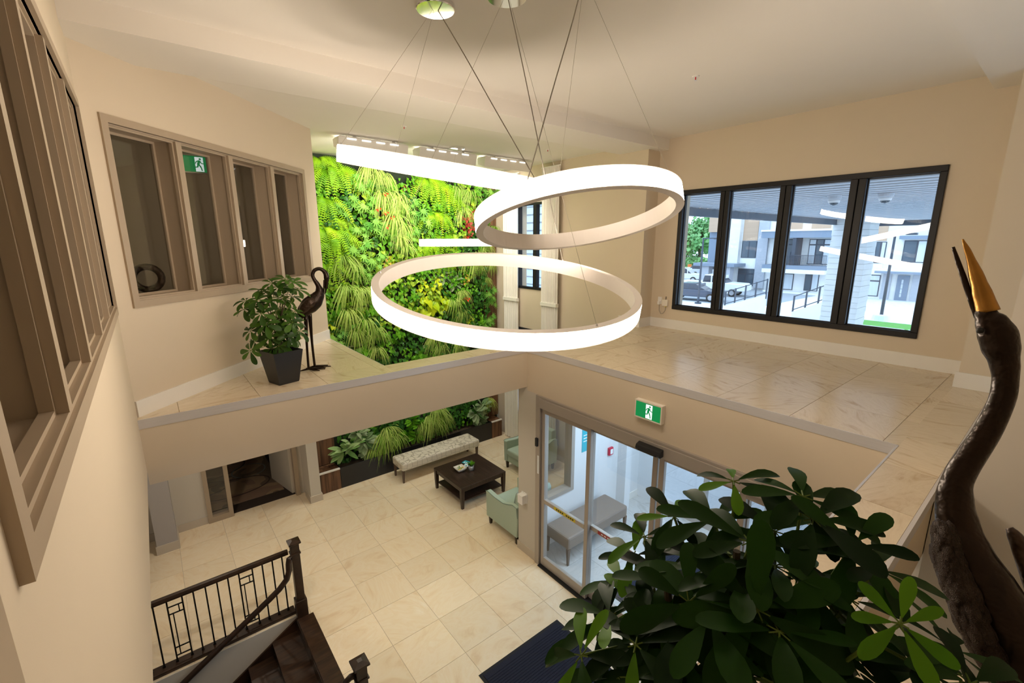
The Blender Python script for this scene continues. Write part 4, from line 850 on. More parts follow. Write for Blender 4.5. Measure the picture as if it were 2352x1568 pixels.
YL = [leaflet(1.0, 0.19, cu_, 0.2, 'young_leaf', 'leaf_schefflera_young', va) for cu_, va in ((0.2, 0.3), (0.1, 0.8))]
SL = [leaflet(1.0, 0.25, cu_, fo_, 'small_leaf', 'leaf_small', va) for cu_, fo_, va in ((0.2, 0.25, 0.1), (0.35, 0.3, 0.5), (0.1, 0.2, 0.9))]
# foreground umbrella plant on the near ledge
fx, fy = 0.66, 0.22
fp = empty('umbrella_plant', (fx, fy, ZL), 'large dark umbrella plant filling the lower right foreground', 'plant', 'umbrella plants')
pot(fp, (fx, fy), 0.2, ZL, 0.34, 0.10, 0.155)
trunks = [(Vector((fx, fy, ZL + 0.28)), Vector((0.70, 0.28, CAMZ - 0.50))), (Vector((fx + 0.04, fy + 0.03, ZL + 0.28)), Vector((0.78, 0.20, CAMZ - 0.52))), (Vector((fx - 0.04, fy + 0.04, ZL + 0.28)), Vector((0.60, 0.34, CAMZ - 0.56)))]
for a, b in trunks: MB().tube([a, a.lerp(b, 0.5) + Vector((0.01, 0.01, 0)), b], [0.011, 0.009, 0.006], 8).build('trunk', 'stem_brown', fp)
WH = [(1685, 1105, 1.0, 1), (1845, 1140, .98, 0), (1868, 1192, .95, 0), (1640, 1195, 1.0, 0), (1548, 1185, 1.02, 1), (1480, 1232, 1.0, 1), (1722, 1245, .92, 0), (1430, 1335, .98, 2), (1455, 1275, 1.0, 2), (1582, 1383, .78, 3), (1845, 1335, .82, 0), (2015, 1305, .86, 0),
      (2068, 1432, .72, 4), (1400, 1415, .92, 2), (1335, 1505, .88, 0), (1460, 1480, .82, 0), (1560, 1490, .78, 0), (1680, 1470, .78, 3), (1790, 1450, .76, 0), (1900, 1445, .76, 0), (1960, 1530, .70, 0), (1700, 1330, .9, 0), (1780, 1300, .93, 0),
      (1950, 1375, .8, 0), (2120, 1535, .68, 0), (1620, 1300, .94, 0), (1530, 1325, .95, 0), (1372, 1455, .93, 0), (1500, 1560, .8, 2), (1640, 1575, .74, 0), (1780, 1570, .72, 3), (1880, 1560, .72, 0), (2035, 1585, .66, 0), (1420, 1555, .85, 0), (1570, 1430, .88, 0), (1740, 1400, .84, 3), (1850, 1400, .85, 0), (1470, 1390, .95, 0), (1780, 1220, .98, 0), (1510, 1440, .88, 0), (1630, 1420, .86, 0), (1960, 1250, .92, 0), (1700, 1540, .76, 0), (2190, 1490, 1.0, 0), (2230, 1570, .95, 0)]
random.seed(21)
for u, v_, d, kind in WH:
    d = 0.80 if kind == 4 else max(d, 0.86 if u < 1800 else 0.95); p = PD(u, v_, d); k = min(range(3), key=lambda i: (trunks[i][1] - p).length)
    a, b = trunks[k]; sf = a.lerp(b, random.uniform(0.55, 1.0))
    out = (p - Vector((0.68, 0.26, CAMZ - 0.85))).normalized(); ax = out * 0.8 + Vector((0, 0, 0.7)) + Vector((random.uniform(-.25, .25), random.uniform(-.25, .25), 0))
    if v_ < 1300: ax += (O - p).normalized() * 0.75
    if kind in (3, 4): ax = (O - p).normalized() + Vector((0, 0, 0.25))
    if u < 1520 and kind != 2: kind = 1
    ms = YL if kind in (4,) else (YL + BL if kind == 2 else (BL[:2] + YL if kind == 1 else BL))
    sz = (0.100 if kind not in (1, 2) else 0.076) * (0.60 if kind == 4 else 1.0) * (1.06 if v_ > 1380 and u < 1800 else 1.0) * (0.88 if u > 1900 else 1.0)
    whorl(fp, p, ax, sz, 6 if kind in (1, 2) else 7, ms, 0.05, sf, rad=0.003)
# potted plant on the left ledge
random.seed(5)
pc = Vector((0.955, 4.93, ZL))
lp = empty('umbrella_plant', pc, 'smaller umbrella plant in a black square pot on the far ledge', 'plant', 'umbrella plants')
pot(lp, (pc.x, pc.y), 0.28, ZL, 0.335, 0.105, 0.15)
for k in range(5):
    a = pc + Vector((random.uniform(-.04, .04), random.uniform(-.04, .04), 0.28)); MB().tube([a, a + Vector((random.uniform(-.05, .05), random.uniform(-.05, .05), 0.3)), a + Vector((random.uniform(-.14, .14), random.uniform(-.14, .14), 0.55))], [0.008, 0.006, 0.004], 6).build('trunk', 'stem_brown', lp)
LWH = [(600, 665), (625, 650), (655, 640), (680, 648), (565, 690), (590, 690), (620, 690), (650, 685), (675, 680), (700, 665), (560, 710), (600, 720), (640, 712), (665, 705), (630, 740), (655, 745), (680, 740), (700, 735), (710, 760), (600, 760), (585, 785), (620, 775), (650, 775), (690, 775), (575, 805), (640, 795), (670, 770), (610, 745), (675, 722), (695, 760), (615, 670), (640, 660), (668, 660), (585, 705), (645, 730), (690, 715), (625, 800), (660, 790), (595, 740), (575, 760)]
vd = Vector((pc.x, pc.y, 0)).normalized()
for u, v_ in LWH:
    if u > 660: u -= 0.42 * (u - 660)
    r = ray(u, v_); t = (5.02 + random.uniform(-0.2, 0.2)) / (r.x * vd.x + r.y * vd.y); p = O + r * t
    out = (p - (pc + Vector((0, 0, 0.55)))).normalized()
    whorl(lp, p, out * 0.8 + Vector((0, 0, 0.8)) - vd * 0.7, 0.116, 7, SL, 0.15, pc + Vector((random.uniform(-.05, .05), random.uniform(-.05, .05), random.uniform(0.40, 0.75))), rad=0.003)
# ================================================================ CRANE STATUES
def chain(pts, dist=None, plane=None):
    """pixel outline (u, v, width px) -> centre points and radii at a given distance or on a vertical plane"""
    P = []; Rr = []
    for q in pts:
        u, v_, w = q[:3]; r = ray(u, v_)
        if plane: t = plane[1] / (r.x * plane[0].x + r.y * plane[0].y)
        else: t = (q[3] if len(q) > 3 else dist) / r.length
        p = O + r * t; depth = t
        cs = 1 / math.sqrt(1 + ((u - 1176) ** 2 + (v_ - 784) ** 2) / F_PX ** 2)
        P.append(p); Rr.append(w / 2 * depth / F_PX * cs)
    return P, Rr
def smooth_chain(P, Rr, sub=4):
    out = []; ro = []
    n = len(P)
    for i in range(n - 1):
        p0 = P[max(i - 1, 0)]; p1 = P[i]; p2 = P[i + 1]; p3 = P[min(i + 2, n - 1)]
        for j in range(sub):
            t = j / sub
            out.append(0.5 * ((2 * p1) + (p2 - p0) * t + (2 * p0 - 5 * p1 + 4 * p2 - p3) * t * t + (3 * p1 - p0 - 3 * p2 + p3) * t ** 3)); ro.append(Rr[i] + (Rr[i + 1] - Rr[i]) * (t * t * (3 - 2 * t)))
    out.append(P[-1]); ro.append(Rr[-1])
    return out, ro
# near crane
D0 = 1.30
cb = [(2268, 704, 40), (2266, 722, 60), (2278, 742, 84), (2291, 768, 100), (2298, 798, 96), (2306, 832, 76), (2309, 872, 66), (2300, 922, 66), (2265, 995, 70), (2230, 1048, 74), (2200, 1100, 78), (2192, 1150, 96), (2200, 1204, 112), (2216, 1262, 140), (2265, 1357, 186), (2320, 1460, 224), (2372, 1560, 225), (2420, 1660, 170, 1.36), (2455, 1750, 70, 1.42)]
P, Rr = chain(cb, D0); P, Rr = smooth_chain(P, Rr, 4)
bodyc = P[60]
c1 = empty('crane_statue', (1.12, -0.06, ZL), 'bronze crane statue with raised golden beak at the right edge', 'statue', 'bronze cranes')
MB().tube(P, Rr, 20).build('body', 'bronze', c1, smooth=True)
P, Rr = chain([(2270, 716, 60), (2258, 680, 52), (2245, 640, 39), (2226, 585, 20), (2211, 549, 5)], D0); P, Rr = smooth_chain(P, Rr, 4); MB().tube(P, Rr, 14).build('upper_beak', 'bronze_gold', c1, smooth=True)
P, Rr = chain([(2244, 730, 14), (2231, 690, 17), (2216, 645, 17), (2202, 605, 14), (2189, 567, 9)], D0 + 0.004); P, Rr = smooth_chain(P, Rr, 3); MB().tube(P, Rr, 10).build('lower_beak', 'bronze', c1, smooth=True)
ep = PD(2251, 759, D0 - 0.028); MB().lathe(ep, [(0.001, -0.006), (0.005, -0.004), (0.006, 0), (0.005, 0.004), (0.001, 0.006)], 10).build('eye', 'rubber', c1, smooth=True)
P, Rr = chain([(2168, 1208, 26, 1.26), (2172, 1240, 52, 1.255), (2182, 1290, 72, 1.25), (2206, 1360, 84, 1.25), (2246, 1450, 86, 1.25), (2300, 1550, 70, 1.27), (2350, 1640, 30, 1.3)]); P, Rr = smooth_chain(P, Rr, 4); MB().tube(P, Rr, 14).build('wing', 'bronze_wing', c1, smooth=True)
WP, WR = P, Rr
P, Rr = chain([(2318, 1212, 22, 1.33), (2334, 1236, 46, 1.33), (2352, 1280, 54, 1.33), (2380, 1360, 60, 1.34), (2420, 1460, 50, 1.36), (2460, 1560, 20, 1.38)]); P, Rr = smooth_chain(P, Rr, 4); MB().tube(P, Rr, 14).build('wing', 'bronze_wing', c1, smooth=True)
for dx, dy in ((-0.02, -0.13), (0.05, -0.03)):
    f_ = Vector((1.10 + dx, -0.05 + dy, ZL + 0.012)); MB().tube([Vector((1.03, -0.05 + dy * 0.5, CAMZ - 0.80)), Vector((1.05 + dx * .5, -0.05 + dy * 0.8, ZL + 0.30)), f_], [0.02, 0.012, 0.011], 8).build('leg', 'bronze', c1, smooth=True)
    for an in (-0.6, 0.0, 0.6, PI): MB().tube([f_, f_ + Vector((-math.cos(an) * 0.05, math.sin(an) * 0.05, 0.002)), f_ + Vector((-math.cos(an) * 0.10, math.sin(an) * 0.10, -0.004))], [0.010, 0.008, 0.004], 6).build('toe', 'bronze', c1)
# feather scales on the near wing
fe = MB().rings([[(math.cos(2 * PI * j / 8) * r, y, math.sin(2 * PI * j / 8) * r * 0.8) for j in range(8)] for r, y in ((0.002, -0.5), (0.2, -0.3), (0.26, 0.0), (0.2, 0.32), (0.004, 0.5))]).mesh('feather', 'bronze_wing', smooth=True)
rnd = random.Random(12)
for i in range(2, len(WP) - 4):
    t = (WP[i + 1] - WP[i - 1]).normalized(); vw = (O - WP[i]).normalized(); sd = t.cross(vw).normalized(); ou = sd.cross(t).normalized()
    if ou.dot(vw) < 0: ou = -ou
    for a in (-1.0, -0.35, 0.3, 0.95):
        a += rnd.uniform(-.15, .15) + (0.3 if i % 2 else 0); nrm = ou * math.cos(a) + sd * math.sin(a); p = WP[i] + nrm * (WR[i] * 0.93)
        L_ = 0.040 * rnd.uniform(0.8, 1.3); x = t.cross(nrm); d = (t + nrm * 0.10).normalized()
        M = Matrix(((x.x, d.x, nrm.x, p.x), (x.y, d.y, nrm.y, p.y), (x.z, d.z, nrm.z, p.z), (0, 0, 0, 1))) @ Matrix.Scale(L_, 4)
        o = bpy.data.objects.new('feather', fe); o.matrix_local = Matrix.Translation(-c1.location) @ M; put(o, c1)
# far crane
cf = Vector((1.309, 5.14, ZL)); pn = Vector((cf.x, cf.y, 0)); pld = pn.length; pn.normalize()
c2 = empty('crane_statue', cf, 'dark bronze crane statue with head bent down beside the black pot', 'statue', 'bronze cranes')
def crane_part(name, pts, mat='bronze', n=12, off=0.0, sub=4):
    P, Rr = chain(pts, plane=(pn, pld + off)); P, Rr = smooth_chain(P, Rr, sub); return MB().tube(P, Rr, n).build(name, mat, c2, smooth=True)
crane_part('body', [(683, 738, 4), (689, 727, 18), (699, 713, 34), (711, 701, 42), (722, 691, 40), (731, 679, 29), (734, 667, 19), (730, 654, 12), (722, 642, 9.5), (718, 631, 9), (722, 621, 9), (732, 617, 9), (741, 620, 9.5), (748, 628, 12), (750, 638, 13), (749, 645, 9)], n=16)
crane_part('upper_beak', [(751, 641, 10), (750, 655, 6.5), (748, 669, 4), (746, 676, 1.5)], n=8); crane_part('lower_beak', [(746, 643, 7), (744.5, 656, 5), (744, 668, 3.2), (744, 681, 1.2)], n=8)
crane_part('wing', [(690, 722, 8), (700, 706, 24), (713, 695, 26), (722, 687, 14)], 'bronze_wing', off=-0.06); crane_part('wing', [(690, 722, 8), (700, 706, 24), (713, 695, 26), (722, 687, 14)], 'bronze_wing', off=0.06)
for (a, b, c_), dz in ((((702, 722), (705, 795), (709, 847)), -0.03), (((711, 715), (717, 790), (723, 841)), 0.05)):
    crane_part('leg', [(a[0], a[1], 11), (b[0], b[1], 6), (c_[0], c_[1], 6)], n=8, off=dz)
    r = ray(c_[0], c_[1] + 2); f_ = O + r * ((ZL + 0.012 - CAMZ) / r.z); sd = Vector((pn.y, -pn.x, 0))
    for an, L_ in ((0.35, 0.15), (-0.1, 0.17), (-0.55, 0.13), (PI, 0.09)):
        d = sd * math.cos(an) + pn * math.sin(an); MB().tube([f_ + Vector((0, 0, 0.012)), f_ + d * (L_ * 0.5) + Vector((0, 0, 0.004)), f_ + d * L_ - Vector((0, 0, 0.004))], [0.013, 0.010, 0.005], 6).build('toe', 'bronze', c2)
# wreath on the sill of the dim room
wp = PY(338, 634, 5.42); wr_ = empty('wreath_ornament', (wp.x, wp.y, WZ0 + 0.0), 'dark round wreath standing behind the first pane of the angled window', 'ornament')
wv_ = Vector((wp.x, wp.y, 0)).normalized(); ws = Vector((wv_.y, -wv_.x, 0)); N = 20
MB().rings([[Vector((wp.x, wp.y, WZ0 + 0.14)) + (ws * math.cos(2 * PI * i / N) + Vector((0, 0, 1)) * math.sin(2 * PI * i / N)) * (0.105 + 0.03 * math.cos(a)) + wv_ * (0.03 * math.sin(a)) for a in [2 * PI * j / 8 for j in range(8)]] for i in range(N)], cap=False, close=True).build('coil', 'bronze_wing', wr_, smooth=True)
boxo('foot', 'bronze', (wp.x - 0.06, wp.y - 0.06, WZ0 - 0.93, wp.x + 0.06, wp.y + 0.06, WZ0 + 0.01), wr_)
# ================================================================ LIVING WALL PLANTS
YG = 8.58
def fern_mesh(seed, nf=10):
    rnd = random.Random(seed); res = []
    for f_ in range(nf):
        m = MB()
        a = -1 + 2 * (f_ + rnd.random() * 0.8) / nf; L = rnd.uniform(0.55, 0.85); out = rnd.uniform(0.16, 0.34); up = rnd.uniform(0.05, 0.25); var = rnd.random() ** 1.3
        pts = []; K = 22
        for i in range(K + 1):
            t = i / K; pts.append(Vector((a * L * 0.62 * t ** 0.9, -out * math.sin(min(1, t * 1.5) * PI / 2), up * t - L * (0.15 + 0.8 * (1 - abs(a) * 0.4)) * t * t)))
        for i in range(1, K):
            t = i / K; tg = (pts[i + 1] - pts[i - 1]).normalized(); sd = tg.cross(Vector((0.15 * a, -1, 0.35))).normalized(); l_ = 0.062 * math.sin(PI * (0.1 + 0.88 * t)) ** 0.7 + 0.004
            for s in (-1, 1):
                p = pts[i]; e_ = p + sd * (s * l_) + tg * (0.22 * l_) + Vector((0, 0, -0.006)); w = tg * 0.0095
                m.add([p - w, p + w, e_ + w * 0.45, e_ - w * 0.45], [(0, 1, 2, 3) if s > 0 else (3, 2, 1, 0)], min(1, max(0, var * 0.85 + 0.15 * t)))
        m.tube([pts[i] for i in range(0, K + 1, 4)], 0.0022, 3, var=0.9)
        res.append(m.mesh('frond', 'fern'))
    return res
def grass_mesh(seed, nb=70, mat='grass_variegated', Lr=(0.35, 0.72), w0=0.0075):
    rnd = random.Random(seed); m = MB()
    for b in range(nb):
        a = rnd.uniform(-1, 1); L = rnd.uniform(*Lr); out = rnd.uniform(0.10, 0.36); up = rnd.uniform(0.10, 0.42); var = rnd.random()
        pts = [Vector((a * L * 0.62 * t, -out * math.sin(min(1, 1.35 * t) * PI / 2), up * L * 1.6 * t - L * 1.15 * t * t)) for t in (0, 0.16, 0.32, 0.48, 0.64, 0.8, 1.0)]
        sd = Vector((1, 0.5 * a, 0.25 * a)).normalized()
        strip(m, pts, w0 * rnd.uniform(0.7, 1.3), sd, var)
    return m.mesh('grass', mat)
HEART = [(0, 0), (0.32, -0.10), (0.52, 0.12), (0.46, 0.45), (0.22, 0.80), (0, 1.06), (-0.22, 0.80), (-0.46, 0.45), (-0.52, 0.12), (-0.32, -0.10)]
def place_leaf(m, outline, p, d, nrm, s, var, fold=0.18, ctr=(0, 0.42)):
    d = d.normalized(); x = d.cross(nrm).normalized(); z = x.cross(d)
    n_ = len(outline); vs = [p + d * (ctr[1] * s) - z * (0.02 * s)]
    for q in outline: vs.append(p + x * (q[0] * s) + d * (q[1] * s) + z * (fold * abs(q[0]) * s - 0.12 * s * q[1] * q[1]))
    m.add(vs, [(0, i + 1, (i + 1) % n_ + 1) for i in range(n_)], var)
def creeper_mesh(seed, mat, nl=34, s0=0.045, s1=0.085, rad=0.2, split=False):
    rnd = random.Random(seed); m = MB(); res = []
    for i in range(nl):
        r = rad * math.sqrt(rnd.random()) * 1.1; a = rnd.random() * 6.28; x = math.cos(a) * r; z = math.sin(a) * r
        y = -0.05 - 0.12 * (1 - (r / rad) ** 2 * 0.8) - rnd.uniform(0, 0.07)
        nrm = Vector((rnd.uniform(-.5, .5), -1, rnd.uniform(0.0, 0.9))).normalized(); d = Vector((rnd.uniform(-.7, .7), rnd.uniform(-.35, 0.05), -1))
        d = d - nrm * d.dot(nrm)
        place_leaf(m, HEART, Vector((x, y, z)), d, nrm, rnd.uniform(s0, s1), rnd.random())
        if split: res.append(m.mesh('leaf', mat)); m = MB()
    return res if split else m.mesh('creeper', mat, smooth=False)
def lobed_outline(k=9):
    o = []
    for i in range(k):
        a = -2.3 + 4.6 * i / (k - 1); L = 1.0 - 0.32 * abs(a) / 2.3
        for da, rr_ in ((-0.12, 0.55), (-0.05, 0.93), (0.0, 1.0), (0.05, 0.93), (0.12, 0.55)): o.append((math.sin(a + da) * L * rr_, math.cos(a + da) * L * rr_ + 0.15))
        if i < k - 1: am = a + 2.3 / (k - 1); o.append((math.sin(am) * 0.33, math.cos(am) * 0.33 + 0.15))
    return o
LOB = lobed_outline()
def lobed_mesh(seed, mat='lobed', nl=10, s0=0.09, s1=0.15):
    rnd = random.Random(seed); res = []
    for i in range(nl):
        m = MB()
        a = rnd.random() * 6.28; r = rnd.uniform(0.04, 0.22); p = Vector((math.cos(a) * r, -rnd.uniform(0.10, 0.28), math.sin(a) * r))
        nrm = Vector((rnd.uniform(-.4, .4), -1, rnd.uniform(0.2, 0.9))).normalized(); d = Vector((math.cos(a) * 0.6 + rnd.uniform(-.3, .3), -0.2, -0.7 + 0.4 * math.sin(a))); d = d - nrm * d.dot(nrm)
        place_leaf(m, LOB, p, d, nrm, rnd.uniform(s0, s1), rnd.random(), 0.05, (0, 0.15)); m.tube([Vector((0, 0, 0)), p * 0.6 + Vector((0, 0, 0.03)), p + d.normalized() * 0.01], 0.003, 3, var=0.3)
        res.append(m.mesh('leaf', mat))
    return res
LANCE = [(0, 0), (0.10, 0.12), (0.17, 0.35), (0.16, 0.6), (0.09, 0.85), (0, 1.0), (-0.09, 0.85), (-0.16, 0.6), (-0.17, 0.35), (-0.10, 0.12)]
def broad_mesh(seed, mat, nl=16, L=0.22, wide=1.0):
    rnd = random.Random(seed); res = []; ol = [(x * wide, y) for x, y in LANCE]
    for i in range(nl):
        m = MB(); a = rnd.random() * 6.28; p = Vector((math.cos(a) * 0.03, -0.06 - rnd.random() * 0.06, math.sin(a) * 0.03)); d = Vector((math.cos(a), -rnd.uniform(0.2, 0.7), math.sin(a) * 0.8 - 0.15)).normalized()
        nrm = Vector((0, -0.6, 1)); nrm = (nrm - d * nrm.dot(d)).normalized()
        place_leaf(m, ol, p, d, nrm, L * rnd.uniform(0.75, 1.15), rnd.random(), 0.15); res.append(m.mesh('leaf', mat))
    return res
def flower_mesh():
    m = MB(); place_leaf(m, HEART, Vector((0, -0.25, 0)), Vector((0.2, -0.5, -0.7)), Vector((0.1, -0.8, 0.6)), 0.05, 0.8)
    place_leaf(m, HEART, Vector((0.07, -0.23, 0.03)), Vector((-0.3, -0.5, -0.7)), Vector((-0.1, -0.8, 0.6)), 0.035, 0.3)
    m.tube([(0, 0, -0.05), (0.01, -0.15, 0.02), (0, -0.25, 0.0)], 0.003, 4); m.tube([(0, 0, -0.05), (0.03, -0.15, 0.04), (0.07, -0.23, 0.03)], 0.003, 4)
    return m.mesh('flower', 'flower_red')
KM = {
    'fern': [fern_mesh(1), fern_mesh(2, 11)], 'grass': [grass_mesh(3), grass_mesh(4, 80), grass_mesh(5, 60)], 'spider': [grass_mesh(6, 34, 'grass_variegated', (0.22, 0.42), 0.009)],
    'mid': [creeper_mesh(10, 'creeper_mid'), creeper_mesh(11, 'creeper_mid', 40, 0.04, 0.07), creeper_mesh(12, 'creeper_mid', 28, 0.06, 0.10)],
    'light': [creeper_mesh(13, 'creeper_light'), creeper_mesh(14, 'creeper_light', 40, 0.04, 0.075)], 'dark': [creeper_mesh(15, 'creeper_dark'), creeper_mesh(16, 'creeper_dark', 40, 0.04, 0.075), creeper_mesh(17, 'creeper_dark', 26, 0.06, 0.10)],
    'lobed': [lobed_mesh(20), lobed_mesh(21)], 'chart': [creeper_mesh(22, 'chartreuse', 12, 0.12, 0.19, 0.2, True)], 'yellow': [creeper_mesh(23, 'chartreuse', 18, 0.05, 0.09, 0.14)], 'silver': [broad_mesh(24, 'silver_leaf', 18, 0.20, 1.5)],
    'aglao': [broad_mesh(25, 'aglao_leaf', 20, 0.26)], 'red': [creeper_mesh(26, 'red_leaf', 26, 0.05, 0.09, 0.15)], 'rust': [creeper_mesh(27, 'rust_leaf', 18, 0.03, 0.055, 0.12)], 'flower': [flower_mesh()], 'arrow': [broad_mesh(28, 'creeper_mid', 14, 0.2, 1.2)]}
GLAB = {'fern': ('sword_fern', 'lime green sword fern with drooping feathery fronds in the living wall', 'fern'), 'grass': ('grassy_plant', 'tuft of long arching variegated grass blades in the living wall', 'grass plant'), 'spider': ('spider_plant', 'small striped spider plant in the living wall', 'plant'),
        'mid': ('creeper', 'mid-green heart-leaved creeper in the living wall', 'plant'), 'light': ('creeper', 'light yellow-green heart-leaved creeper in the living wall', 'plant'), 'dark': ('creeper', 'dark green heart-leaved creeper in the living wall', 'plant'),
        'lobed': ('lobed_philodendron', 'plant with deeply cut fan-shaped leaves in the living wall', 'plant'), 'chart': ('vine', 'large-leaved chartreuse vine seen through the lowest ring', 'plant'), 'yellow': ('vine', 'yellow-leaved vine seen through the lowest ring', 'plant'),
        'silver': ('dieffenbachia', 'silver-green broad-leaved plant in the living wall', 'plant'), 'aglao': ('aglaonema', 'variegated lance-leaved plant at the foot of the living wall', 'plant'), 'red': ('coral_bells', 'dark red leafy plant left of the tilted ring', 'plant'), 'rust': ('rust_plant', 'small rust-orange leafy plant in the living wall', 'plant'),
        'flower': ('red_flower', 'red flower poking out of the living wall', 'flower'), 'arrow': ('arrowhead_plant', 'glossy green arrow-leaved plant low in the living wall', 'plant')}
random.seed(99)
cnt = 0; UNL = []
def grow(kind, x, z, s=1.0, label=None, y=YG, tilt=None):
    global cnt
    nm, lb, ct = GLAB[kind]
    pick = random.choice(KM[kind]); o = bpy.data.objects.new(nm, None if isinstance(pick, list) else pick); o.location = (x, y, z); put(o)
    if isinstance(pick, list):
        o.empty_display_size = 0.05
        for me in pick: put(bpy.data.objects.new('frond' if kind == 'fern' else 'leaf', me), o)
    o.scale = (s * random.choice((-1, 1)) if False else s, s, s); o.rotation_euler = (0, random.uniform(-.12, .12) if tilt is None else tilt, random.uniform(-.15, .15))
    tag(o, label or lb, ct, 'living wall: ' + nm.replace('_', ' ') + ' ' + kind); cnt += 1
    if not label: UNL.append((kind, o))
    return o
def growp(kind, u, v_, s=1.0, label=None, y=YG, tilt=None):
    p = PY(u, v_, 8.40); return grow(kind, p.x, p.z, s, label, y, tilt)
for u, v_, s in ((738, 362, .9), (760, 385, 1.1), (782, 385, 0.9), (742, 455, 1.1), (770, 500, .75), (745, 525, 1.15), (768, 545, 1.1), (790, 530, .75), (742, 605, 1.0), (985, 410, 1.05), (1010, 425, 1.1), (1030, 450, .9), (1000, 490, 1.0), (1025, 540, .95), (985, 560, .85), (1040, 590, .8)): growp('fern', u, v_, s)
for u, v_, s in ((850, 385, 1.0), (880, 400, .9), (885, 445, 1.1), (915, 450, 1.0), (905, 500, 1.1), (930, 520, .9), (920, 470, .9), (1050, 430, .9), (1085, 440, .85), (1065, 480, .8), (790, 590, 1.0), (815, 605, .9), (795, 660, 1.1), (830, 665, 1.0), (800, 715, 1.0), (845, 735, 1.0), (820, 760, .9), (860, 755, .9), (1105, 580, .95), (1075, 590, .8), (1060, 670, .8), (1045, 690, .9), (1065, 715, .85), (1000, 770, .9), (1050, 790, .85), (1090, 600, .9), (1130, 600, .7), (865, 800, .8), (1120, 560, .7), (1015, 795, .8), (1120, 640, .6)): growp('grass', u, v_, s)
for u, v_, s in ((920, 545, 1.0), (930, 565, 1.0), (1135, 520, .9)): growp('spider', u, v_, s)
for u, v_, s in ((812, 415, 1.0), (835, 430, .9), (800, 465, 1.0), (845, 475, 1.0), (775, 480, .9), (850, 520, 1.1), (875, 525, 1.0), (830, 530, .9), (945, 478, 1.0), (965, 495, 1.1), (975, 520, .8), (1130, 445, 1.0), (1110, 430, .8), (828, 575, 1.15), (860, 600, 1.0), (840, 620, .9), (1125, 675, .9), (1128, 692, .8), (1126, 735, .8), (1118, 748, .9), (855, 640, .8), (770, 775, 1.0), (820, 810, .8), (1010, 600, .7), (950, 540, .8)): growp('lobed', u, v_, s)
growp('chart', 985, 695, 1.1); growp('chart', 1020, 690, 0.9, 'second large-leaved chartreuse vine further right inside the lowest ring'); growp('yellow', 1005, 655, 1.0); growp('yellow', 975, 660, .9)
growp('yellow', 900, 600, .7, 'yellow-leaved vine above the left rim of the lowest ring'); growp('yellow', 760, 755, .9, 'yellow-leaved vine beside the far crane'); growp('yellow', 810, 455, .5, 'tiny yellow vine below the ferns'); growp('yellow', 1085, 735, .8, 'yellow-leaved vine low inside the lowest ring')
for u, v_, s in ((1020, 630, 1.0), (1045, 645, 1.0), (940, 655, .6), (965, 690, .5), (970, 805, .6), (1005, 640, .8)): growp('silver', u, v_, s)
for (u, v_, s), lb in zip(((1080, 505, 1.1), (1092, 485, .8), (1085, 530, .9)), ('dark red leafy plant left of the tilted ring', 'upper clump of dark red leaves by the tilted ring', 'lower clump of dark red leaves by the tilted ring')): growp('red', u, v_, s, lb)
growp('rust', 890, 600, 1.0); growp('rust', 1070, 640, 1.0); growp('rust', 930, 430, .7)
for (u, v_), lb in zip(((874, 448), (861, 482), (877, 491), (889, 501), (883, 522), (1062, 687), (1060, 548)), ('paired red flowers highest in the living wall', 'small red flower left of the grass tufts', 'bright red flower between grass and creeper', 'red flower against the grass tuft', 'lowest red flower left of the grass tuft', 'red flower inside the lowest ring', 'red flower peeking above the edge-on bar')): growp('flower', u, v_, 1.0, lb, YG - 0.10)
# foot of the wall
for (u, v_, s), lb in zip(((790, 1032, 1.1), (806, 1018, .9)), ('bright variegated lance-leaved plant left of the silver one at the planter', 'second variegated lance-leaved plant behind at the planter')): growp('aglao', u, v_, s, lb, 8.45)
for (u, v_, s) in ((835, 1010, 1.2), (845, 1035, 1.1), (820, 995, 1.0), (1090, 945, 1.25), (1105, 930, 1.1), (1100, 965, 1.0)): growp('silver', u, v_, s, None, 8.48)
for u, v_, s in ((880, 1000, 1.1), (860, 1025, .9), (905, 1000, .9), (890, 985, 1.0), (985, 960, 1.05), (1010, 955, .9), (970, 970, .8), (1000, 940, 1.0), (1122, 918, .7), (875, 1040, .8)): growp('grass', u, v_, s, None, 8.5)
for u, v_, s in ((935, 990, 1.0), (955, 1000, 1.0), (945, 965, 1.0), (925, 1005, .9), (960, 975, .9)): growp('arrow', u, v_, s, None, 8.48)
# filler creepers wherever the wall can be seen
def hidden(p):
    d = p - O
    for yy in (YB, 4.865):
        t = yy / d.y; q = O + d * t
        if ZB + 0.06 < q.z < ZL - 0.02 and q.x < XD: return True
    u, v_, w = proj(p)
    return u < 690 or u > 1175
rnd = random.Random(4)
nx = 15; nz = 22
for j in range(nz):
    for i in range(nx):
        x = 2.30 + (i + 0.5 * (j % 2)) * 0.262 + rnd.uniform(-.05, .05); z = 0.55 + j * 0.255 + rnd.uniform(-.05, .05)
        if x > 6.0 or z > 5.85 or (z < 2.6 and (x < 2.55 or x > 5.85)): continue
        p = Vector((x, 8.45, z))
        if hidden(p): continue
        u, v_, w = proj(p)
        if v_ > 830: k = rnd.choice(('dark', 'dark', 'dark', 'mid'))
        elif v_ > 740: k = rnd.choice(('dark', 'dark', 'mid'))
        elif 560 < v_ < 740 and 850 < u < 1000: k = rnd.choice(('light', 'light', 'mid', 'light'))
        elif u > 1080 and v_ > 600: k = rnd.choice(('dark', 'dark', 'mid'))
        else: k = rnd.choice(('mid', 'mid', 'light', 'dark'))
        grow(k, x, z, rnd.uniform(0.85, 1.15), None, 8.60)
print('wall plants', cnt)

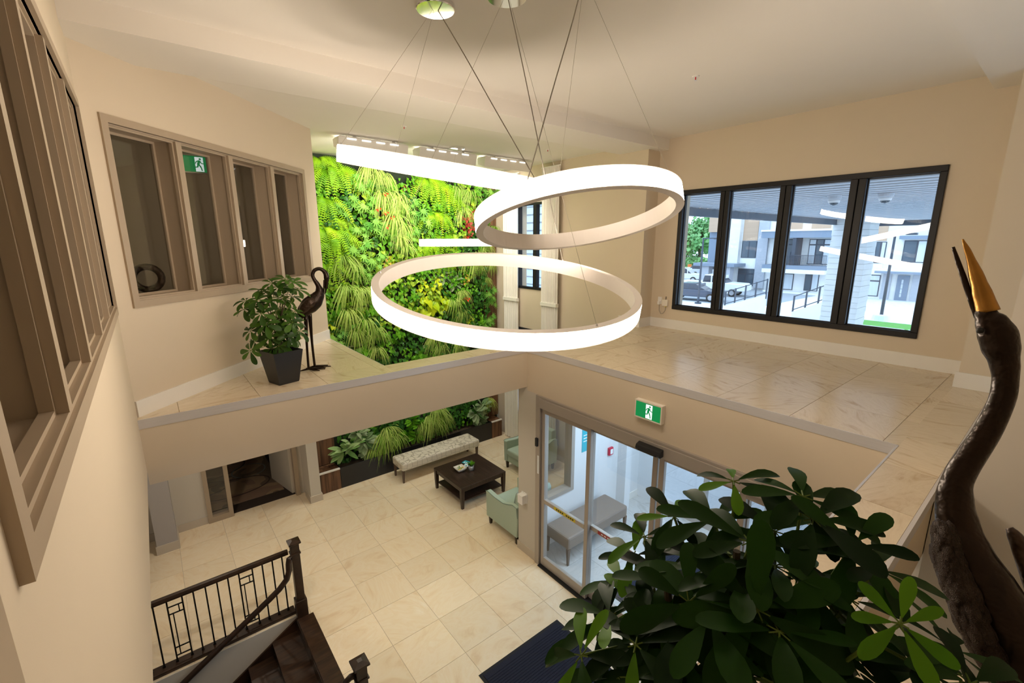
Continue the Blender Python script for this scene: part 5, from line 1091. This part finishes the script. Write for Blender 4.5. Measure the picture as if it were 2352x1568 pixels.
# tell alike wall plants apart by where they grow
SHORT = {'fern': 'lime green sword fern', 'grass': 'arching variegated grass tuft', 'spider': 'small striped spider plant', 'mid': 'mid-green creeper', 'light': 'light yellow-green creeper', 'dark': 'dark green creeper', 'lobed': 'plant with cut fan-shaped leaves', 'silver': 'silver broad-leaved plant', 'rust': 'rust-orange leafy plant', 'arrow': 'glossy arrow-leaved plant', 'chart': 'large-leaved chartreuse vine', 'yellow': 'yellow-leaved vine', 'red': 'dark red leafy plant', 'aglao': 'variegated lance-leaved plant'}
ORD = ['topmost', 'second', 'third', 'fourth', 'fifth', 'sixth', 'seventh', 'eighth', 'ninth', 'tenth', 'eleventh', 'twelfth', 'thirteenth', 'fourteenth', 'fifteenth', 'sixteenth', 'seventeenth', 'eighteenth', 'nineteenth', 'twentieth']
zones = {}
for kind, o in UNL:
    u, v_, w = proj(o.location); low = v_ > 860
    c_ = min(5, max(0, int((u - 715) / 73))); zones.setdefault((kind, low, c_), []).append((v_, o))
for (kind, low, c_), lst in zones.items():
    lst.sort(key=lambda t: t[0])
    col_ = ('far left', 'left', 'centre left', 'centre right', 'right', 'far right')[c_]
    for i, (v_, o) in enumerate(lst):
        if len(lst) == 1: o['label'] = 'only ' + SHORT[kind] + ' in the ' + col_ + (' at the foot of the green wall' if low else ' of the upper green wall')
        else: o['label'] = SHORT[kind] + ', ' + ORD[min(i, 19)] + ' down the ' + col_ + (' foot of the green wall' if low else ' of the upper green wall')
# ================================================================ OUTSIDE
GZ = -0.15
plain('asphalt', (0.34, 0.37, 0.40), 0.9, var=0.1); plain('concrete', (0.72, 0.74, 0.76), 0.85, var=0.06, scale=2); plain('lawn', (0.12, 0.34, 0.06), 0.95, var=0.3, scale=6); plain('gravel', (0.70, 0.71, 0.72), 0.95, var=0.35, scale=4, bump=1, bscale=6)
plain('stone_light', (0.74, 0.74, 0.72), 0.85, var=0.12, scale=1.2, stretch=(1, 1, 3)); plain('brick_grey', (0.42, 0.44, 0.48), 0.85, var=0.15, scale=5, stretch=(1, 1, 4)); plain('cladding_brown', (0.50, 0.35, 0.24), 0.7, var=0.08, scale=1, stretch=(0.2, 0.2, 8)); plain('panel_white', (0.80, 0.81, 0.82), 0.7, var=0.02)
plain('slab_blue', (0.20, 0.25, 0.32), 0.6); plain('win_dark', (0.06, 0.085, 0.11), 0.08, var=0.5, scale=0.8); plain('win_curtain', (0.55, 0.60, 0.64), 0.2, var=0.15, scale=2, stretch=(1, 3, 0.2)); plain('post_dark', (0.05, 0.06, 0.08), 0.5)
plain('soffit_slat', (0.50, 0.53, 0.58), 0.6); plain('fascia_dark', (0.10, 0.115, 0.14), 0.5); plain('car_dark', (0.07, 0.085, 0.12), 0.2, 0.3); plain('car_white', (0.78, 0.79, 0.80), 0.25, 0.1); plain('car_silver', (0.55, 0.57, 0.60), 0.25, 0.5); plain('car_glass', (0.05, 0.06, 0.08), 0.08); plain('tyre', (0.02, 0.02, 0.02), 0.8); plain('hub', (0.5, 0.5, 0.52), 0.3, 0.8)
gr = struct(boxo('floor_ground', 'concrete', (XW + 0.31, -40, GZ - 0.4, 130, 110, GZ)), 'pale paving outside the entrance', 'ground')
struct(boxo('floor_parking', 'asphalt', (34.5, 14.5, GZ, 75, 60, GZ + 0.02)), 'asphalt parking lot seen through the first pane', 'ground')
pv = struct(boxo('floor_pavers', 'grout_grey', (XW + 0.31, -1.0, GZ, 12.0, 5.0, -0.03)), 'grey pavers just outside the outer doors', 'ground')
lay_tiles(pv, [rect(XW + 0.31, -1.0, 12.0, 5.0)], -0.018, XW + 0.31, -1.0, 0.8, 0.8, 'grey_tile')
struct(boxo('floor_lawn', 'lawn', (31.2, -6, GZ, 34.0, 9.2, GZ + 0.04)), 'strip of green lawn beside the second lamp post', 'lawn')
struct(boxo('floor_lawn_far', 'lawn', (66, 30, GZ, 82, 60, GZ + 0.3)), 'far lawn bank beyond the parking lot', 'lawn')
struct(boxo('floor_gravel', 'gravel', (34.0, -6, GZ, 46.5, 11, GZ + 0.05)), 'pale rock bed in front of the apartment building', 'ground')
for k, y0 in enumerate((2.0, 5.3)):
    o = boxo('kerb', 'concrete', (30.7, y0 + 0.06, GZ, 31.1, y0 + 3.2, GZ + 0.16)); tag(o, ['white kerb block below the lawn, right', 'white kerb block below the lawn, left'][k], 'kerb', 'kerb blocks')
# canopy over the drive
cp = empty('entrance_canopy', (17.0, 0.5, 5.3), 'flat entrance canopy with slatted soffit outside the window', 'canopy')
CX0, CX1, CY0, CY1, CZ0 = XW + 0.30, 27.5, -7.0, 7.08, 5.55
boxo('roof', 'fascia_dark', (CX0, CY0, CZ0 + 0.03, CX1, CY1, CZ0 + 0.5), cp)
slat = MB().box(-0.18, CY0 + 0.02, -0.03, 0.07, CY1 - 0.12, 0.03).mesh('soffit_slat', 'soffit_slat')
k = 0; x = CX0 + 0.2
while x < CX1 - 0.3:
    o = bpy.data.objects.new('soffit_slat', slat); o.location = Vector((x, 0, CZ0)) - cp.location; put(o, cp); x += 0.42
boxo('fascia', 'fascia_dark', (CX0, CY1 - 0.1, CZ0 - 0.25, CX1, CY1 + 0.02, CZ0 + 0.5), cp); boxo('fascia', 'fascia_dark', (CX1 - 0.05, CY0, CZ0 - 0.25, CX1 + 0.1, CY1, CZ0 + 0.5), cp)
for i in range(14): boxo('led_strip', 'led_warm', (8 + i * 1.35, CY1 - 0.115, CZ0 - 0.02, 8 + i * 1.35 + 1.0, CY1 - 0.102, CZ0 + 0.0), cp)
sc = empty('stone_column', (24.4, 6.45, GZ), 'tall stone column carrying the entrance canopy', 'column')
for i in range(24):
    w = 0.66 + 0.012 * (i % 2); boxo('stone_course', 'stone_light', (24.4 - w, 6.45 - w, GZ + i * 0.2375 + 0.004, 24.4 + w, 6.45 + w, GZ + (i + 1) * 0.2375 - 0.004), sc)
for (u, v_), lb in zip(((1917, 452), (2035, 446)), ('dome camera under the canopy in the third pane', 'dome camera under the canopy in the fourth pane')):
    p = PZ(u, v_, CZ0 - 0.05); r_ = empty('dome_camera', (p.x, p.y, CZ0 - 0.25), lb, 'camera', 'dome cameras')
    MB().lathe((p.x, p.y, CZ0 - 0.03), [(0.002, 0), (0.13, 0), (0.13, -0.06), (0.11, -0.08)], 20).build('mount', 'soffit_slat', r_); MB().lathe((p.x, p.y, CZ0 - 0.11), [(0.11, 0), (0.105, -0.04), (0.07, -0.085), (0.02, -0.11), (0.002, -0.112)], 20).build('dome', 'panel_white', r_, smooth=True); MB().lathe((p.x, p.y, CZ0 - 0.11), [(0.09, -0.062), (0.06, -0.098), (0.002, -0.116)], 16).build('lens', 'win_dark', r_)
# apartment building across the lot
FX = 48.0
ab = empty('apartment_building', (FX, 14.0, GZ), 'pale stone apartment building with balconies across the lot', 'building')
boxo('wall', 'stone_light', (FX, 2.0, GZ, FX + 10, 24.0, 11), ab)
boxo('tower', 'stone_light', (FX - 0.5, 22.25, GZ, FX + 6, 24.6, 11), ab)
def FR(u0, v0, u1, v1, x=FX):
    a = PX(u0, v0, x); b = PX(u1, v1, x); c = PX(u0, v1, x); d = PX(u1, v0, x)
    return min((a.y + c.y) / 2, (b.y + d.y) / 2), max((a.y + c.y) / 2, (b.y + d.y) / 2), (b.z + c.z) / 2, (a.z + d.z) / 2
def fpart(name, px, mat, proud=0.05, th=None, par=None):
    y0, y1, z0, z1 = FR(*px); return boxo(name, mat, (FX - proud, y0, z0, FX + 0.1, y1, z1), par or ab)
def fwin(px, mat='win_dark', cols=2, transom=0.0):
    y0, y1, z0, z1 = FR(*px)
    f_ = boxo('window', 'post_dark', (FX - 0.06, y0, z0, FX + 0.05, y1, z1), ab); off = f_.location
    w = (y1 - y0) / cols
    for i in range(cols):
        zz = [(z0, z1)] if not transom else [(z0, z1 - transom), (z1 - transom, z1)]
        for za, zb in zz:
            pn_ = bpy.data.objects.new('pane', MB().box(FX - 0.075, y0 + i * w + 0.06, za + 0.06, FX - 0.055, y0 + (i + 1) * w - 0.06, zb - 0.06).mesh('pane', mat if i % 2 == 0 else 'win_dark', ab.location)); put(pn_, f_)
fpart('cladding', (1710, 478, 1744, 552), 'cladding_brown'); fwin((1704, 553, 1738, 592)); fpart('spandrel', (1699, 594, 1735, 616), 'panel_white', .04); fwin((1694, 617, 1732, 656), transom=0.5)
fpart('brick_pier', (1741, 478, 1764, 662), 'brick_grey', 0.25)
fpart('cladding', (1812, 490, 1846, 528), 'cladding_brown'); fpart('cladding', (1866, 490, 1911, 528), 'cladding_brown'); fpart('spandrel', (1846, 490, 1866, 528), 'panel_white', .04)
fwin((1808, 549, 1835, 607), 'win_curtain', 2, 0.5); fwin((1857, 549, 1908, 607), 'win_curtain', 3, 0.5); fwin((1798, 628, 1822, 665), 'win_curtain', 1); fwin((1848, 628, 1880, 668), 'win_curtain', 2)
def fslab(name, px, mat, depth): y0, y1, z0, z1 = FR(*px); boxo(name, mat, (FX - depth, y0, z0, FX, y1, z1), ab)
fslab('balcony_roof', (1766, 529, 1928, 546), 'slab_blue', 1.6); fslab('roof_edge', (1766, 527, 1930, 531), 'panel_white', 1.7)
fslab('balcony_slab', (1766, 608, 1911, 617), 'slab_blue', 1.6); fslab('balcony_edge', (1766, 617, 1909, 626), 'panel_white', 1.65); fslab('slab', (1766, 668, 1890, 674), 'panel_white', 1.5); fslab('slab', (1766, 674, 1905, 680), 'slab_blue', 1.6); fslab('slab', (1766, 680, 1880, 688), 'panel_white', 1.5)
y0, y1, z0, z1 = FR(1800, 585, 1912, 608)
boxo('handrail', 'post_dark', (FX - 1.6, y0, z1 - 0.05, FX - 1.54, y1, z1), ab)
nb_ = 38
bal = MB().box(-0.015, -0.015, 0, 0.015, 0.015, z1 - z0).mesh('railing_bar', 'post_dark')
for i in range(nb_ + 1):
    o = bpy.data.objects.new('railing_bar', bal); o.location = Vector((FX - 1.57, y0 + (y1 - y0) * i / nb_, z0)) - ab.location; put(o, ab)
fslab('balcony_post', (1833, 545, 1841, 609), 'post_dark', 1.55); fslab('garage_wall', (1786, 690, 1862, 745), 'slab_blue', 0.3)
fwin((2010, 555, 2034, 604), 'win_curtain', 2); fpart('spandrel', (2004, 606, 2026, 630), 'panel_white', .04); fwin((1994, 631, 2020, 680), 'win_curtain', 1, .5); fpart('cladding', (2016, 490, 2042, 553), 'cladding_brown'); fwin((2074, 552, 2138, 603), 'win_curtain', 2); fslab('window_hood', (2070, 541, 2142, 549), 'slab_blue', .6)
fslab('porch_roof', (2020, 617, 2130, 622), 'panel_white', 1.4); fslab('porch_roof', (2020, 622, 2128, 627), 'slab_blue', 1.5); fpart('brick_panel', (2024, 627, 2044, 698), 'brick_grey', .1); fpart('brick_panel', (2092, 629, 2114, 702), 'brick_grey', .1)
y0, y1, z0, z1 = FR(2058, 632, 2086, 692); dd = boxo('door', 'slab_blue', (FX - 0.12, y0, z0, FX, y1, z1), ab)
put(bpy.data.objects.new('pane', MB().box(FX - 0.135, y0 + 0.35, z0 + 0.35, FX - 0.115, y1 - 0.3, z1 - 0.35).mesh('pane', 'win_curtain', ab.location)), dd)
for i in range(4): put(bpy.data.objects.new('bar', MB().box(FX - 0.14, y0 + 0.35, z0 + 0.6 + i * 0.4, FX - 0.12, y1 - 0.3, z0 + 0.64 + i * 0.4).mesh('bar', 'slab_blue', ab.location)), dd)
# small gatehouse canopy at the left corner of the building
fb = empty('side_porch', (FX - 1, 27.0, GZ), 'small dark-roofed porch at the left corner of the apartment building', 'porch')
a = PX(1598, 605, FX - 2); b = PX(1692, 604, FX - 2)
boxo('roof', 'slab_blue', (FX - 2.5, b.y, a.z - 0.2, FX + 0.5, a.y, a.z + 0.1), fb); boxo('pier', 'brick_grey', (FX - 2.2, a.y - 1.6, GZ, FX - 1.4, a.y - 0.8, a.z - 0.2), fb); boxo('pier', 'brick_grey', (FX - 2.2, b.y + 0.5, GZ, FX - 1.4, b.y + 1.2, a.z - 0.2), fb)
boxo('upper_box', 'cladding_brown', (FX - 0.5, 24.65, 5.6, FX + 3, 25.6, 8.0), fb); boxo('dark_wall', 'slab_blue', (FX, 24.65, a.z, FX + 3, 25.7, 5.6), fb); boxo('railing', 'post_dark', (FX - 0.5, 24.7, 8.0, FX - 0.45, 25.5, 8.9), fb)
fl = empty('flower_box', (FX - 1.5, 17.0, FR(1812, 590, 1816, 606)[2]), 'red and yellow flowers on the balcony rail', 'flowers')
y0, y1, z0, z1 = FR(1806, 579, 1818, 590); boxo('box', 'slab_blue', (FX - 1.7, y0, z0 - 0.25, FX - 1.4, y1, z0), fl)
fm_ = MB(); rnd = random.Random(3)
for i in range(40): place_leaf(fm_, HEART, Vector((FX - 1.55 + rnd.uniform(-.2, .2), rnd.uniform(y0, y1), rnd.uniform(z0, z1))), Vector((rnd.uniform(-1, 1), rnd.uniform(-1, 1), rnd.uniform(-1, 1))), Vector((-1, 0.1, 0.3)), 0.2, rnd.random())
fm_.build('blossom', 'flower_red', fl)
# ramp walls with fences
def rampwall(pts, x, lab, fence):
    r_ = empty('ramp_wall', (x, PX(*pts[0], x).y, GZ), lab, 'wall')
    q = [PX(u, v_, x) for u, v_ in pts]
    MB().extr([(x, p.y, p.z) for p in q] + [(x, q[-1].y, GZ), (x, q[0].y, GZ)], (0.3, 0, 0)).build('concrete_wall', 'concrete', r_)
    n_ = fence; hgt = 1.0
    a, b = q[0], q[-1]
    for i in range(n_ + 1):
        p = a.lerp(b, i / n_); boxo('fence_post', 'post_dark', (x + 0.12, p.y - 0.04, p.z - 0.3, x + 0.2, p.y + 0.04, p.z + hgt), r_)
    for dz in (hgt - 0.05, 0.12): MB().beam((x + 0.16, a.y, a.z + dz), (x + 0.16, b.y, b.z + dz), 0.05, 0.05).build('fence_rail', 'post_dark', r_)
rampwall([(1662, 702), (1700, 692), (1757, 676)], 31.0, 'white ramp wall with dark fence in the second pane', 4); rampwall([(1818, 716), (1870, 700), (1908, 686)], 31.0, 'white ramp wall with dark fence in the third pane', 3)
def lamp_post(bu, bv, tu, tv, lab, arm, base=False):
    p = PZ(bu, bv, GZ); top = PX(tu, tv, p.x).z
    r_ = empty('lamp_post', p, lab, 'lamp post', 'lamp posts outside')
    MB().tube([p, Vector((p.x, p.y, top))], [0.09, 0.06], 10).build('pole', 'post_dark', r_); boxo('arm', 'post_dark', (p.x - 0.05, p.y - arm, top - 0.08, p.x + 0.05, p.y, top), r_); boxo('lamp_head', 'post_dark', (p.x - 0.15, p.y - arm - 0.5, top - 0.12, p.x + 0.15, p.y - arm, top), r_)
    if base: MB().lathe(p, [(0.5, 0), (0.42, 0.35), (0.38, 0.4), (0.002, 0.4)], 12).build('footing', 'concrete', r_)
    else: MB().cyl(p, 0.25, 0.1, 12).build('base_plate', 'post_dark', r_)
lamp_post(1603, 697, 1616, 546, 'thin dark lamp post by the parked cars', 0.9); lamp_post(2022, 737, 2064, 535, 'thin dark lamp post on a concrete footing by the lawn', 0.5, True)
# vehicles
def vehicle(loc, rz, L, H, W, prof, cab, mat, lab, name='car'):
    r_ = empty(name, loc, lab, 'car', 'parked vehicles'); r_.rotation_euler.z = rz
    def add(nm, m, mt, bv=0.0): return put(bpy.data.objects.new(nm, m.mesh(nm, mt, bevel=bv)), r_)
    add('body', MB().extr([(x * L, -W / 2, z) for x, z in prof], (0, W, 0)), mat, 0.06); add('glasshouse', MB().extr([(x * L, -W / 2 + 0.1, z) for x, z in cab], (0, W - 0.2, 0)), 'car_glass', 0.05)
    x0, x1 = cab[1][0] * L, cab[2][0] * L; add('roof', MB().box(min(x0, x1), -W / 2 + 0.12, cab[1][1] - 0.06, max(x0, x1), W / 2 - 0.12, cab[1][1] + 0.05), mat, 0.03)
    for px_ in (cab[0][0] * L * 0.35 + x0 * 0.65, (x0 + x1) / 2): add('pillar', MB().box(px_ - 0.05, -W / 2 + 0.08, cab[0][1], px_ + 0.05, W / 2 - 0.08, cab[1][1]), mat)
    for x in (-0.31 * L, 0.31 * L):
        for s in (-1, 1):
            y = s * (W / 2 - 0.08); w_ = add('wheel', MB().rings([[(x + math.cos(a) * r, y + d, 0.33 + math.sin(a) * r) for a in [2 * PI * i / 18 for i in range(18)]] for d, r in ((-0.12, 0.30), (-0.09, 0.34), (0.09, 0.34), (0.12, 0.30))]), 'tyre')
            put(bpy.data.objects.new('hub', MB().rings([[(x + math.cos(a) * 0.2, y + d, 0.33 + math.sin(a) * 0.2) for a in [2 * PI * i / 12 for i in range(12)]] for d in (-0.13, 0.13)]).mesh('hub', 'hub')), w_)
    for s in (-1, 1): add('headlight', MB().box(0.47 * L, s * (W / 2 - 0.35) - 0.18, 0.62, 0.497 * L, s * (W / 2 - 0.35) + 0.18, 0.76), 'panel_white'); add('taillight', MB().box(-0.498 * L, s * (W / 2 - 0.3) - 0.12, 0.72, -0.47 * L, s * (W / 2 - 0.3) + 0.12, 0.9), 'red_device')
SED = [(-0.5, 0.35), (0.5, 0.35), (0.5, 0.62), (0.47, 0.76), (0.20, 0.93), (-0.36, 0.98), (-0.49, 0.92)]; SEDC = [(0.22, 0.90), (0.04, 1.38), (-0.20, 1.38), (-0.40, 0.94)]
PK = [(-0.5, 0.5), (0.5, 0.5), (0.5, 0.95), (0.46, 1.12), (0.20, 1.18), (-0.5, 1.18)]; PKC = [(0.22, 1.15), (0.10, 1.78), (-0.12, 1.78), (-0.15, 1.15)]
SUV = [(-0.5, 0.4), (0.5, 0.4), (0.5, 0.8), (0.45, 0.98), (0.22, 1.05), (-0.49, 1.05)]; SUVC = [(0.26, 1.0), (0.10, 1.62), (-0.38, 1.62), (-0.49, 1.02)]
def veh(u, v_, ang, *a): p = PZ(u, v_, GZ + 0.02); p.z = GZ + 0.02; vehicle(p, ang, *a)
veh(1596, 688, math.radians(-78), 4.7, 1.4, 1.8, SED, SEDC, 'car_dark', 'dark blue sedan parked closest in the lot'); veh(1640, 676, math.radians(-80), 5.7, 1.8, 2.0, PK, PKC, 'car_white', 'white pickup truck behind the dark sedan', 'pickup_truck')
veh(1568, 646, math.radians(-75), 4.6, 1.65, 1.85, SUV, SUVC, 'car_white', 'white crossover further back in the lot'); veh(1628, 635, math.radians(-75), 5.2, 1.7, 1.9, SUV, SUVC, 'car_silver', 'silver vehicle farthest back in the lot')
cn = PZ(1583, 622, GZ); r_ = empty('traffic_drum', cn, 'orange construction drum in the far lot', 'drum'); plain('orange', (0.75, 0.16, 0.03), 0.5)
MB().lathe(cn, [(0.5, 0), (0.5, 0.1), (0.34, 0.1), (0.30, 1.1), (0.002, 1.1)], 14).build('barrel', 'orange', r_); MB().lathe(cn, [(0.342, 0.5), (0.338, 0.65)], 14).build('stripe', 'panel_white', r_)
# trees and hedge
def tree(x, y, h, r, seed, lab, nl=1500):
    rnd = random.Random(seed); r_ = empty('tree', (x, y, GZ), lab, 'tree', 'trees beyond the lot')
    MB().tube([(x, y, GZ), (x, y, h * 0.4), (x + 0.2, y, h * 0.8)], [0.3, 0.22, 0.08], 8).build('trunk', 'stem_brown', r_)
    m = MB(); bl = [(Vector((x + rnd.uniform(-.5, .5) * r, y + rnd.uniform(-.6, .6) * r, h * rnd.uniform(0.45, 0.9))), r * rnd.uniform(0.35, 0.6)) for i in range(9)]
    for i in range(nl):
        c_, q = rnd.choice(bl); d = Vector((rnd.gauss(0, 1), rnd.gauss(0, 1), rnd.gauss(0, 1))).normalized()
        place_leaf(m, HEART[:1] + HEART[2:9:2], c_ + d * q * rnd.uniform(0.6, 1.0), Vector((rnd.gauss(0, 1), rnd.gauss(0, 1), -0.5)), d + Vector((0, 0, 0.4)), rnd.uniform(0.35, 0.75), rnd.random())
    m.build('crown', 'tree_leaf', r_)
for i, (u, dist, h, r) in enumerate(((1575, 92, 7.5, 4.0), (1606, 90, 10.0, 4.2), (1630, 96, 8.0, 4.0), (1550, 95, 7.0, 4.0), (1650, 100, 8.0, 4.5))):
    rr_ = ray(u, 590); k = dist / math.hypot(rr_.x, rr_.y); tree(rr_.x * k, rr_.y * k, h, r, 40 + i, ['leafy tree at the left of the first pane', 'tallest leafy tree in the first pane', 'leafy tree behind the lamp post', 'leafy tree at the far left edge beyond the lot', 'leafy tree behind the apartment corner'][i])
hg = MB(); rnd = random.Random(8)
a = PX(1545, 600, 78); b = PX(1650, 600, 78)
for i in range(1600): place_leaf(hg, HEART[:1] + HEART[2:9:2], Vector((78 + rnd.uniform(-1, 1), rnd.uniform(b.y, a.y), GZ + rnd.uniform(0, 2.0))), Vector((rnd.gauss(0, 1), rnd.gauss(0, 1), -0.5)), Vector((-1, 0, 0.5)), rnd.uniform(0.3, 0.6), rnd.random())
o = hg.build('hedge', 'tree_leaf'); tag(o, 'long green hedge at the back of the parking lot', 'hedge')
